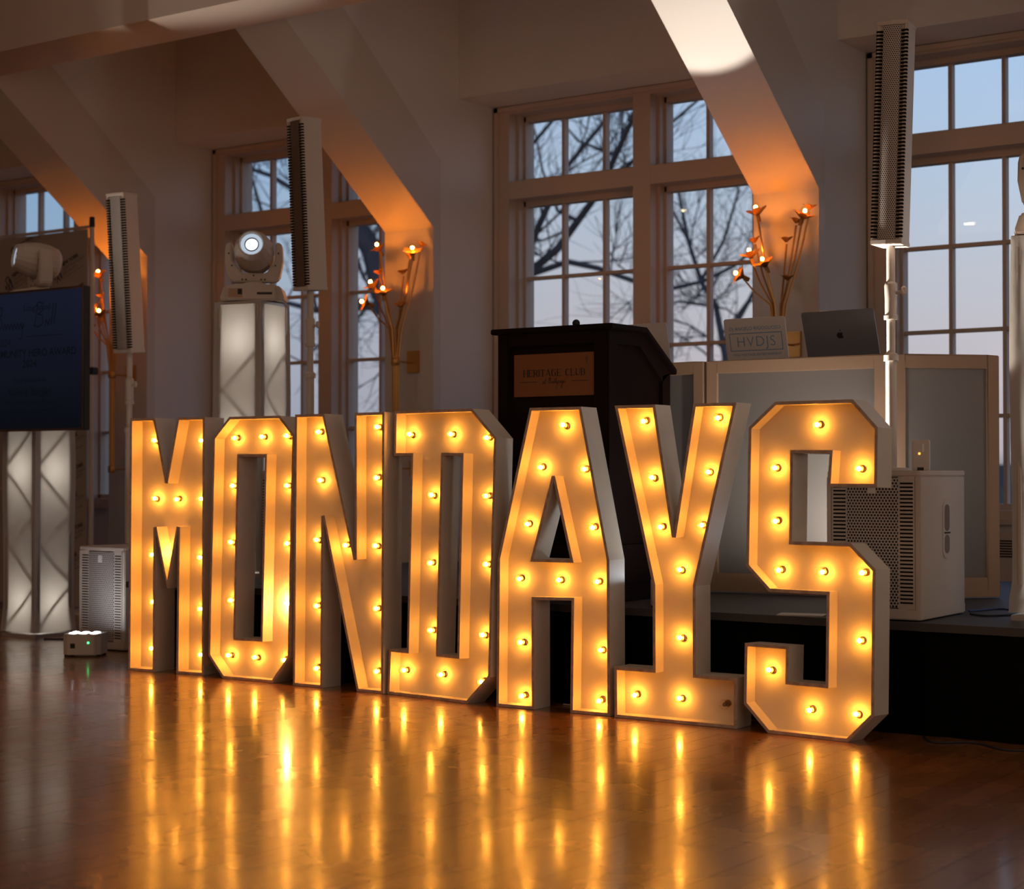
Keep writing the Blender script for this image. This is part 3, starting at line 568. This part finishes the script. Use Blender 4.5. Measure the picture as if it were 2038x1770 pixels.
def column(px, py, z0, zb, rz, leanx, leany, label, dark=False, H_=.86, knob=1):
    r = thing('column_loudspeaker', label, 'loudspeaker', (px, py, z0), 0, 'slim column loudspeakers on poles')
    pz = zb - z0
    p = MB(); zj = pz * .30 if False else pz - .42
    p.lathe([(.0001, 0), (.021, 0), (.021, zj), (.0001, zj)], 16); p.build('lower_pole', MT['white'], r, True)
    p = MB().lathe([(.0001, zj), (.0165, zj), (.0165, pz + .01), (.0001, pz + .01)], 16).build('upper_pole', MT['white'], r, True)
    co_ = MB(); zc = pz - .19
    co_.lathe([(.017, zc - .10), (.027, zc - .10), (.027, zc - .085), (.023, zc - .083), (.023, zc - .02), (.025, zc + .03), (.022, zc + .04), (.017, zc + .045)], 18)
    MB().lathe([(.021, zj - .03), (.028, zj - .03), (.028, zj - .008), (.0165, zj + .003)], 18).build('pole_joint', MT['white'], r, True)
    cl = co_.build('clamp_collar', MT['white'], r, True)
    MB().tube([(knob * .02, 0, zc), (knob * .045, -.005, zc + .005)], .006).ball((knob * .055, -.006, zc + .008), .013, sc=(1, .6, 1.4)).build('clamp_knob', MT['white'], cl, True)
    X_ = M4.Translation(V((0, 0, pz))) @ M4.Rotation(R(leany), 4, 'Y') @ M4.Rotation(R(leanx), 4, 'X') @ M4.Rotation(rz, 4, 'Z')
    w2, dp = .060, .135
    cb = MB(); cb.prism([(-w2, -.062), (-w2, -.04), (-w2 + .008, dp - .065), (w2 - .008, dp - .065), (w2, -.04), (w2, -.062), (w2 - .012, -.0625), (w2 - .012, -.055), (-w2 + .012, -.055), (-w2 + .012, -.0625)], .0, H_, 'z', X_)
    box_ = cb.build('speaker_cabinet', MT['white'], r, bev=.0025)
    for za, zb_ in ((-.006, .012), (H_ - .012, H_ + .004)): MB().prism([(-w2 - .001, -.064), (-w2 + .006, dp - .063), (w2 - .006, dp - .063), (w2 + .001, -.064), (0, -.069)], za, zb_, 'z', X_).build('end_cap', MT['white'], r, bev=.002)
    n = 8; pts = [(-.034 + .068 * i / n, -.0615 - .004 * sin(pi * i / n)) for i in range(n + 1)]
    me = MB(); me.add([(x, y, z) for z in (.013, H_ - .013) for x, y in pts], [(i, i + 1, n + 2 + i, n + 1 + i) for i in range(n)])
    g = me.build('mesh_grille', MT['perf_d' if dark else 'perf_c'], r); g.matrix_local = X_
    for s in (-1, 1):
        sl = MB()
        for k in range(58):
            z = .02 + k * (H_ - .045) / 58; a, b_2 = sorted((s * .037, s * (w2 + .0012)))
            sl.box(a, b_2, -.0632, -.050, z, z + .0075, X_)
        sl.build('side_slots', MT['slot'], r)
    sc = MB()
    for z in (.25, .5, .72): sc.box(w2 - .002, w2 + .0008, .0, .005, z, z + .005, X_)
    return r
column(-7.275, 6.66, .568, 1.628, R(9), 4, 0, 'slim white column loudspeaker on a pole above the leftmost letter', False, .87)
column(-5.905, 6.62, SZ + .568, 1.888, R(-10), 3.4, 0, 'slim white column loudspeaker with brown grille on a pole beside the spotlight tower', True, .86)
column(-2.650, 6.31, SZ + .568, 1.838, R(6), 0, 2.0, 'tall slim column loudspeaker brightly lit at its foot, rightmost and largest', False, .845)
# ------------------------------------------------------------------ truss towers in fabric
def totem(loc, h_, label, power, rz=0):
    r = thing('fabric_tower', label, 'lighting tower', loc, rz, 'fabric covered truss towers'); w_ = .145; c_ = .118
    for sx in (-1, 1):
        for sy in (-1, 1): MB().tube([(sx * c_, sy * c_, .03), (sx * c_, sy * c_, h_ - .02)], .024, 10).build('truss_tube', MT['steel'], r, True)
    d = MB(); k = 0; z = .06
    while z < h_ - .25:
        for (ax, ay, bx, by) in ((-1, -1, 1, -1), (1, -1, 1, 1), (1, 1, -1, 1), (-1, 1, -1, -1)):
            if k % 2: ax, ay, bx, by = bx, by, ax, ay
            d.tube([(ax * c_, ay * c_, z), (bx * c_, by * c_, z + .23)], .009, 6)
        z += .23; k += 1
    d.build('truss_lattice', MT['steel'], r, True)
    MB().box(-.148, .148, -.148, .148, 0, .022).build('base_plate', MT['steel'], r, bev=.003)
    MB().box(-.14, .14, -.14, .14, h_ - .018, h_ - .002).build('top_plate', MT['steel'], r)
    f = MB(); n = 26; ring = []
    for i in range(n + 1):
        z = .035 + (h_ - .035) * i / n; e = w_ + .010 * math.exp(-((z - .06) / .05) ** 2) - .003 * sin(z * 5); row = []
        for (ax, ay), (bx, by) in (((-1, -1), (1, -1)), ((1, -1), (1, 1)), ((1, 1), (-1, 1)), ((-1, 1), (-1, -1))):
            for q in range(6):
                u = q / 6; sag = -.012 * sin(pi * u) * (1 if .1 < z < h_ - .03 else .3); x = (ax + (bx - ax) * u) * e; y = (ay + (by - ay) * u) * e
                nx, ny = (0, ay) if ay == by else (ax, 0); row.append((x + nx * sag + random.uniform(-.0008, .0008), y + ny * sag, z - .004))
        ring.append(row)
    m_ = len(ring[0]); f.add([p for row in ring for p in row], [(i * m_ + k2, i * m_ + (k2 + 1) % m_, (i + 1) * m_ + (k2 + 1) % m_, (i + 1) * m_ + k2) for i in range(n) for k2 in range(m_)])
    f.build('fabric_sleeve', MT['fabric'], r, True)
    for q in range(3):
        l = bpy.data.lights.new('tower_led', 'POINT'); l.energy = power; l.color = (1, .94, .86); l.shadow_soft_size = .07
        lo = bpy.data.objects.new('tower_led', l); COL.objects.link(lo); lo.parent = r; lo.location = (0, 0, .2 + (h_ - .4) * q / 2)
    return r
totem((-8.155, 6.765, 0), 1.94, 'glowing white fabric tower on the floor under the television', 1.0)
totem((-6.44, 6.76, SZ), 1.45, 'glowing white fabric tower on the stage behind the letter O', 1.05, R(11))
totem((-2.045, 6.475, SZ), 1.43, 'white fabric tower at the right edge beside the large subwoofer', .7)
# ------------------------------------------------------------------ moving head lights
def moving_head(loc, base_rz, pan, tilt, label, lens):
    r = thing('moving_head_light', label, 'stage light', loc, base_rz, 'moving head stage lights on the towers')
    b_ = MB(); prof = [(-.165, 0), (-.168, .02), (-.150, .075), (-.10, .088), (0, .095), (.10, .088), (.150, .075), (.168, .02), (.165, 0)]
    b_.prism(prof, -.10, .10, 'y'); b_.prism([(-.13, 0), (-.13, .07), (.13, .07), (.13, 0)], -.13, .13, 'y'); ba = b_.build('light_base', MT['white'], r, bev=.008)
    MB().box(-.120, -.045, -.1315, -.130, .015, .062).build('control_panel', MT['facade'], ba); MB().box(-.07, -.048, -.133, -.1314, .03, .06).box(.03, .11, -.1315, -.130, .03, .042).build('connector', MT['black'], ba)
    X_ = M4.Rotation(pan, 4, 'Z')
    y_ = MB(); zc = .262
    y_.prism([(-.150, zc + .02), (-.142, zc + .052), (-.115, zc + .052), (-.112, zc - .045), (-.065, .152), (.065, .152), (.112, zc - .045), (.115, zc + .052), (.142, zc + .052), (.150, zc + .02), (.152, zc - .05), (.135, .125), (.11, .105), (-.11, .105), (-.135, .125), (-.152, zc - .05)], -.040, .040, 'y', X_)
    y_.lathe([(.0001, .09), (.06, .09), (.06, .106), (.0001, .106)], 20); yo = y_.build('yoke', MT['white'], r, bev=.006)
    sc = MB()
    for x, z in ((-.131, zc - .005), (.131, zc - .005), (-.115, zc - .07), (.115, zc - .07), (-.06, .118), (-.04, .118), (.04, .118), (.06, .118), (0, .14)): sc.box(x - .004, x + .004, -.0415, -.0395, z - .004, z + .004, X_)
    sc.build('screws', MT['black'], yo)
    H_ = X_ @ M4.Translation(V((0, 0, zc))) @ M4.Rotation(tilt, 4, 'X') @ M4.Rotation(pi / 2, 4, 'X')     # head axis: local +z = forward (-Y)
    h = MB().lathe([(.0001, -.118), (.060, -.116), (.088, -.095), (.103, -.04), (.106, .02), (.101, .06), (.086, .115), (.070, .150), (.064, .153), (.058, .141)], 18, H_).build('lamp_head', MT['white'], r, False, bev=.0)
    MB().lathe([(.0575, .140), (.038, .131)], 28, H_).build('lens_ring', MT['lensring' if lens else 'lensdim'], h, True)
    MB().lathe([(.038, .131), (.038, .137), (.032, .137), (.032, .129)], 28, H_).build('lens_bezel', MT['greyprint'], h, True)
    MB().lathe([(.032, .129), (.024, .135), (.012, .140), (.0001, .141)], 24, H_).build('lens', MT['lens' if lens else 'lensdim'], h, True)
    return r
moving_head((-8.155, 6.765, 1.942), R(20), R(-46), R(-8), 'white moving head light pointing left above the television', False)
moving_head((-6.425, 6.76, SZ + 1.452), R(36), R(1), R(-13), 'white moving head light with a glowing round lens facing the camera', True)
moving_head((-2.045, 6.475, SZ + 1.432), R(20), R(-12), R(0), 'white moving head light on the tower cut off by the right edge', False)
# ------------------------------------------------------------------ flower wall lights
def flower(mb, c, d, s=1.0, n=6, open_=.9):
    d = d.normalized(); a = d.orthogonal().normalized(); b = d.cross(a)
    for k in range(n):
        t0 = 2 * pi * k / n + .2; o = a * cos(t0) + b * sin(t0); sd_ = d.cross(o)
        P = []
        for u, wdt, h in ((0, .007, 0), (.4, .016, .018), (.75, .017, .030), (1, .003, .035)):
            q = c + o * (.052 * u * open_ * s) + d * (h * s * (1.15 - open_ * .35)); P += [q - sd_ * wdt * s, q + sd_ * wdt * s]
        mb.add(P, [(0, 1, 3, 2), (2, 3, 5, 4), (4, 5, 7, 6)])
def sconce(xc, yc, label, seed):
    rnd = random.Random(seed)
    r = thing('flower_wall_light', label, 'wall light', (xc, yc + .19, 1.652), 0, 'gilt flower wall lights on the piers')
    o = V((xc, yc + .19, 1.652)); stem = MB(); fk = V((xc, yc, 1.86))
    lit = [(-.123, 2.35, 0), (.143, 2.306, -.01), (-.147, 2.115, -.03), (-.045, 2.06, -.06), (-.2, 2.02, -.02)]
    un = [(-.16, 2.21, .04), (.023, 2.20, .05), (.09, 2.294, .03), (.154, 2.365, .06), (.067, 1.983, -.03)]
    for (dx, z, dy) in lit + un:
        e = V((xc + dx, yc + dy, z)); b_ = V((xc + dx * .08, yc + dy * .2, 1.65)); m_ = fk + V((dx * .22, dy * .4, 0))
        stem.tube([V((b_.x, b_.y, .97)) - o, b_ - o, m_ - o, (m_.lerp(e, .5) + V((dx * .05, 0, -.01))) - o, e - V((0, 0, .01)) - o], .0055, 6)
    stem.build('stems', MT['gold'], r, True)
    MB().lathe([(.024, -.025), (.028, -.02), (.028, .02), (.024, .025)], 14, M4.Translation(V((0, -.19, 0)))).build('stem_band', MT['gold'], r, True)
    MB().lathe([(.022, -.695), (.026, -.69), (.026, -.65), (.022, -.645)], 14, M4.Translation(V((0, -.19, 0)))).build('stem_band', MT['gold'], r, True)
    MB().box(-.045, .045, -.022, 0, -.065, .075).tube([(0, -.19, 0), (0, -.02, 0)], .006).build('mounting_plate', MT['gold'], r, bev=.003)
    MB().box(-.03, .03, -.015, 0, -.72, -.62).tube([(0, -.19, -.67), (0, -.01, -.67)], .005).build('lower_bracket', MT['gold'], r)
    for i, (dx, z, dy) in enumerate(lit + un):
        c = V((xc + dx, yc + dy, z)) - o; d = V((dx * 1.2 + rnd.uniform(-.1, .1), dy * 2 + rnd.uniform(-.25, .0), .55 if abs(dx) < .17 else .1 if i == 4 else .5))
        fl = MB(); flower(fl, c, d, 1.3 if i < 5 else 1.0, 6 if i < 5 else 5, .95 if i < 5 else .8)
        if i < 5:
            dn = d.normalized(); fl.tube([c - dn * .035, c], .012, 8)
            fo = fl.build('flower', MT['gold'], r); cc_ = c + dn * .048
            MB().ball(cc_, .0105, 8, 6).build('filament', MT['sfil'], fo, True); MB().ball(cc_, .026, 12, 8).build('glass_globe', MT['globe'], fo, True)
        else: fl.build('leaf_bud', MT['gold'], r)
    return r
sconce(-9.41, 8.45, 'gilt flower wall light behind the leftmost column loudspeaker', 3)
sconce(-6.828, 8.45, 'gilt flower wall light on the pier beside the spotlight tower', 4)
sconce(-4.188, 8.45, 'gilt flower wall light above the stickered laptop', 5)
# ------------------------------------------------------------------ television
tv = thing('television', 'large flat television with dark blue award slide on the left fabric tower', 'television', (-8.08, 6.42, 1.19))
X1, X0 = .725, -.73
MB().box(X0, X1, -.016, .03, 0, .79).build('tv_casing', MT['black'], tv, bev=.004)
fr = MB().box(X0, X1, -.024, -.018, 0, .012).box(X0, X1, -.024, -.018, .778, .79).box(X0, X0 + .01, -.024, -.018, .012, .778).box(X1 - .010, X1, -.024, -.018, .012, .778).build('tv_bezel', MT['woodchair'], tv)
m = mat('tv_slide', (.003, .004, .008), .10, spec=.02); t_ = m.node_tree; b = t_.nodes['Principled BSDF']
tc = nd(t_, 'ShaderNodeTexCoord'); sp = nd(t_, 'ShaderNodeSeparateXYZ'); t_.links.new(tc.outputs['Object'], sp.inputs[0]); rp = nd(t_, 'ShaderNodeValToRGB'); t_.links.new(sp.outputs['Z'], rp.inputs[0])
rp.color_ramp.elements[0].position = .02; rp.color_ramp.elements[0].color = (.0028, .0036, .006, 1); rp.color_ramp.elements[1].position = .7; rp.color_ramp.elements[1].color = (.0075, .0093, .0205, 1)
t_.links.new(rp.outputs[0], b.inputs['Emission Color']); b.inputs['Emission Strength'].default_value = .95
scn = MB().box(X0 + .01, X1 - .010, -.0195, -.0185, .012, .778).build('tv_screen', m, tv)
sl = MB(); yy = -.0205; cx = .28; TL_ = []
for s_, h_, z, bd in (('COMMUNITY HERO AWARD', .060, .435, .0012), ('2024', .060, .375, .0012), ('Congratulations to', .036, .285, 0), ('Valerie Burger', .062, .218, .001), ('Valerie Burger Realty Wantagh', .034, .162, 0), ('Long Island Breast Cancer Advocate', .034, .115, 0), ('2024', .030, .065, 0), ('Long Island', .05, .69, 0)):
    q_ = MB(); flat(q_, tri2d(s_, h_, bold=bd), (cx + (.06 if s_ == 'Long Island' else 0), yy, z), ux, uy); TL_.append(q_)
def scriptline(mb, pl, sc, o, w_): [stroke(mb, [(a * sc, b_2 * sc) for a, b_2 in q], w_, o, ux, uy) for q in pl]
Bq = [(0, 0), (.5, 2.2), (.2, 2.0), (.6, 2.4), (1.3, 2.3), (1.2, 1.5), (.5, 1.2), (1.2, 1.1), (1.3, .3), (.6, -.1), (-.1, .1)]
def wig(x0, n, h=.6): return [(x0 + i * .25, h if i % 2 else 0) for i in range(n)]
scriptline(sl, [Bq, wig(1.5, 12), [(4.3, .6), (4.4, 0), (4.7, .6), (4.3, -1.1), (3.9, -.9)]], .055, (-.03, yy, .575), .006)
scriptline(sl, [[(a + 0, b_2) for a, b_2 in Bq], wig(1.6, 4), [(2.6, .3), (2.9, 2.2), (2.6, .1)], [(3.0, .3), (3.3, 2.2), (3.0, .1)]], .055, (.32, yy, .585), .006)
flat(sl, tri2d('2024', .06), (.06, yy, .50), ux, uy)
stroke(sl, [(0, 0), (.3, .0)], .004, (.25, yy, .53), ux, uy)
tvm = mat('tv_text', (.001, .001, .0015), .3, spec=.02); tb_ = tvm.node_tree.nodes['Principled BSDF']; tb_.inputs['Emission Color'].default_value = (.0030, .0037, .0062, 1); tb_.inputs['Emission Strength'].default_value = 1
sl.build('slide_script_heading', tvm, scn)
for q_ in TL_: q_.build('slide_text_line', tvm, scn)
MB().box(-.12, .10, .03, .17, .25, .5).build('wall_bracket', MT['black'], tv)
# ------------------------------------------------------------------ step and repeat banner with stand
bn = thing('backdrop_banner', 'cream logo backdrop with blue ribbon prints behind the television', 'backdrop', (-10.4, 8.1, 0))
MB().box(-1.6, 1.13, -.003, .003, .03, 2.635).build('banner_cloth', MT['banner'], bn)
TX, GX, BX, RX = MB(), MB(), MB(), MB(); yb = -.0045
t1 = tri2d('NEW YORK', .036, 'LEFT', .0016); t2 = tri2d('CANCER & BLOOD', .029, 'LEFT', .0004); t3 = tri2d('SPECIALISTS', .029, 'LEFT', .0004)
th = R(20); uxr, uyr = V((cos(th), 0, sin(th))), V((-sin(th), 0, cos(th)))
for row in range(13):
    for cl_ in range(6):
        o = V((-1.26 + cl_ * .52 + (row % 2) * .06, yb, .12 + row * .207 + .04 * cl_))
        if o.z > 2.52 or o.z < .1: continue
        fit = o.x + .45 < 1.13 and o.z + .17 < 2.63
        if o.x > 1.0 or o.x < -1.55: continue
        for tt, mb_, dz in ((t1, TX, .034), (t2, GX, 0), (t3, GX, -.031)):
            vv, ff = tt
            P = [o + uxr * (v.x + .055) + uyr * (v.y + dz) for v in vv]
            keep = [f for f in ff if all(-1.59 < P[i].x < 1.125 and P[i].z < 2.63 for i in f)]
            mb_.add(P, keep)
        if o.x + .3 < 1.12: stroke(GX, [(.05, -.058), (.27, -.058)], .004, o, uxr, uyr)
        stroke(RX, [(-.018, -.062), (.012, .0), (.021, .038), (0, .052), (-.021, .038), (-.012, 0), (.018, -.062)], .010, o, uxr, uyr)
        BX.add([o + uxr * a + uyr * b_2 + V((0, -.0005, 0)) for a, b_2 in ((.018, .032), (.034, .025), (.044, -.062), (.027, -.044), (-.018, -.012), (-.037, .0), (-.040, -.031), (-.024, -.037))], [(0, 1, 2, 3), (4, 5, 6, 7)])
for mb_, nm, mt in ((TX, 'bold_lettering', 'ink'), (GX, 'fine_lettering', 'greyprint'), (BX, 'blue_ribbon_print', 'blue'), (RX, 'ribbon_print', 'maroon')): mb_.build(nm, MT[mt], bn)
MB().tube([(1.175, 0, .015), (1.175, 0, 2.66)], .017, 12).tube([(-1.65, 0, 2.65), (1.175, 0, 2.65)], .012, 8).box(1.0, 1.35, -.2, .2, 0, .012).build('support_pole', MT['white'], bn, True)
MB().lathe([(.0001, 2.72), (.018, 2.715), (.020, 2.65), (.018, 2.645)], 12, M4.Translation(V((1.175, 0, 0)))).build('pole_cap', MT['black'], bn, True)
MB().box(1.145, 1.215, -.03, .03, 1.63, 1.68).build('pole_clamp', MT['black'], bn, bev=.006)
# ------------------------------------------------------------------ uplights
def uplight(loc, rz, aim, label, power, ang, blend):
    r = thing('uplight', label, 'uplight', loc, rz, 'white box uplights'); 
    MB().prism([(-.10, -.045), (-.07, -.075), (.07, -.075), (.10, -.045), (.10, .075), (-.10, .075)], .010, .118, 'z').build('housing', MT['white'], r, bev=.003)
    MB().box(-.055, -.03, -.0765, -.0745, .045, .07).build('power_socket', MT['black'], r)
    MB().box(.035, .043, -.0768, -.0745, .070, .078).build('indicator', MT['green'], r)
    l_ = MB()
    for i in range(3):
        for j in range(2): l_.lathe([(.0001, .124), (.017, .120), (.019, .1185)], 14, M4.Translation(V((-.055 + i * .055, -.025 + j * .055, 0))))
    l_.build('led_lenses', MT['whiteled'], r, True)
    for x in (-.085, .085):
        for y in (-.035, .06): MB().box(x - .01, x + .01, y - .01, y + .01, 0, .0105).build('foot', MT['black'], r)
    l = bpy.data.lights.new('uplight_beam', 'SPOT'); l.energy = power; l.color = (1, .95, .88); l.spot_size = R(ang); l.spot_blend = blend; l.shadow_soft_size = .03
    lo = bpy.data.objects.new('uplight_beam', l); COL.objects.link(lo); lo.location = V(loc) + V((0, 0, .135)); lo.rotation_euler = (V(aim) - lo.location).to_track_quat('-Z', 'Y').to_euler()
    return r
uplight((-7.065, 6.165, 0), R(33), (-6.75, 5.75, 3.5), 'small white box uplight on the floor in front of the left subwoofer', 210, 50, .5)
uplight((-2.955, 6.70, SZ), R(10), (-3.35, 7.05, .95), 'small white box uplight on the stage behind the letter S and the subwoofer', 30, 96, 1)
uplight((-4.66, 7.60, SZ + 1.06), R(0), (-4.25, 7.50, 3.3), 'small white box uplight on the table behind the lectern', 150, 33, .15)
uplight((-3.50, 6.145, SZ), R(0), (-2.64, 6.26, 1.47), 'small white box uplight on the stage hidden behind the stem of the letter Y', 520, 34, .12)
# ------------------------------------------------------------------ small things
bx = thing('speaker_controller', 'small white box with an orange light on top of the right subwoofer', 'controller', (-2.51, 6.26, SZ + .556), R(12))
MB().box(-.032, .032, -.015, .015, 0, .115).build('controller_case', MT['white'], bx, bev=.003); MB().box(-.008, .0, -.0165, -.0148, .06, .068).build('status_light', MT['orange'], bx); MB().box(.006, .014, -.0165, -.0148, .07, .10).build('fader', MT['alu'], bx)
MB().box(-.012, .012, -.016, .0, .0, .012).build('connector', MT['black'], bx)
rc = thing('radiator_cover', 'white radiator cover with slots under the right-hand window', 'radiator', (-3.1, 9.27, SZ * 0))
MB().box(-.9, 1.0, -.04, .035, .0, .63).build('cover_panel', MT['trim'], rc, bev=.003)
s_ = MB()
for j in range(7): s_.box(-.35, .35, -.042, -.0395, .50 + j * .014, .507 + j * .014)
s_.build('air_slots', MT['slot'], rc)
def cable(pts, r_, mt, label):
    P = [V(p) for p in pts]; out = []
    for i in range(len(P) - 1):
        a, b, c, d = P[max(i - 1, 0)], P[i], P[i + 1], P[min(i + 2, len(P) - 1)]
        for k in range(8):
            t = k / 8; out.append(.5 * ((2 * b) + (c - a) * t + (2 * a - 5 * b + 4 * c - d) * t * t + (3 * b - a - 3 * c + d) * t ** 3))
    out.append(P[-1]); o = MB().tube(out, r_, 6).build('cable', MT[mt], None, True); tag(o, label, 'cable', 'cables on stage and floor')
z = SZ + .0045
cable([(-2.46, 6.62, z), (-2.40, 6.80, z), (-2.30, 6.75, z), (-2.34, 6.95, z), (-2.2, 7.0, z), (-2.1, 6.85, z), (-2.05, 7.1, z)], .004, 'bluecable', 'blue cable coiled on the stage behind the right subwoofer')
cable([(-2.41, 6.50, z), (-2.33, 6.44, z), (-2.27, 6.52, z), (-2.24, 6.60, z)], .004, 'cable', 'black cable on the stage between subwoofer and right tower')
cable([(-3.95, 5.99, .004), (-3.85, 5.975, .004), (-3.7, 5.98, .004), (-3.5, 5.99, .004)], .003, 'white', 'white cord on the floor behind the legs of the letter A')
cable([(-7.93, 6.62, .004), (-7.75, 6.70, .004), (-7.62, 6.62, .004), (-7.5, 6.78, .004), (-7.42, 6.96, .004)], .005, 'cable', 'black cable on the floor between left tower and left subwoofer')
cable([(-2.40, 6.0, .004), (-2.32, 5.9, .004), (-2.2, 5.97, .004), (-2.05, 5.88, .004), (-1.9, 5.99, .004)], .004, 'cable', 'black cable on the floor right of the letter S')
pp = MB().box(-.10, .08, -.05, .05, 0, .004).build('paper_sheet', MT['white']); pp.location = (-2.92, 6.11, SZ + .0005); pp.rotation_euler = (0, 0, R(14)); tag(pp, 'white sheet lying at the stage edge seen through the letter S', 'paper')
for i, (x, y) in enumerate([(-11.26, -.85), (-10.4, -7.6), (-6.0, -3.2), (-1.5, -3.0), (-8.6, -4.2), (-3.5, -7.0)]):  # first two follow glints in the panes, the rest added for light
    d = thing('ceiling_downlight', 'round recessed downlight in the ceiling behind the camera', 'ceiling light', (x, y, CEIL), 0, 'recessed downlights behind the camera')
    MB().lathe([(.11, -.001), (.11, -.015), (.085, -.015), (.085, -.001)], 20).build('trim_ring', MT['trim'], d, True)
    MB().lathe([(.0001, -.008), (.085, -.008)], 16).build('diffuser', MT['lamp'], d)
# gather lights under names and parents that say what they are
for o in bpy.data.objects:
    if o.type == 'LIGHT' and not o.parent: o['kind'] = 'structure'
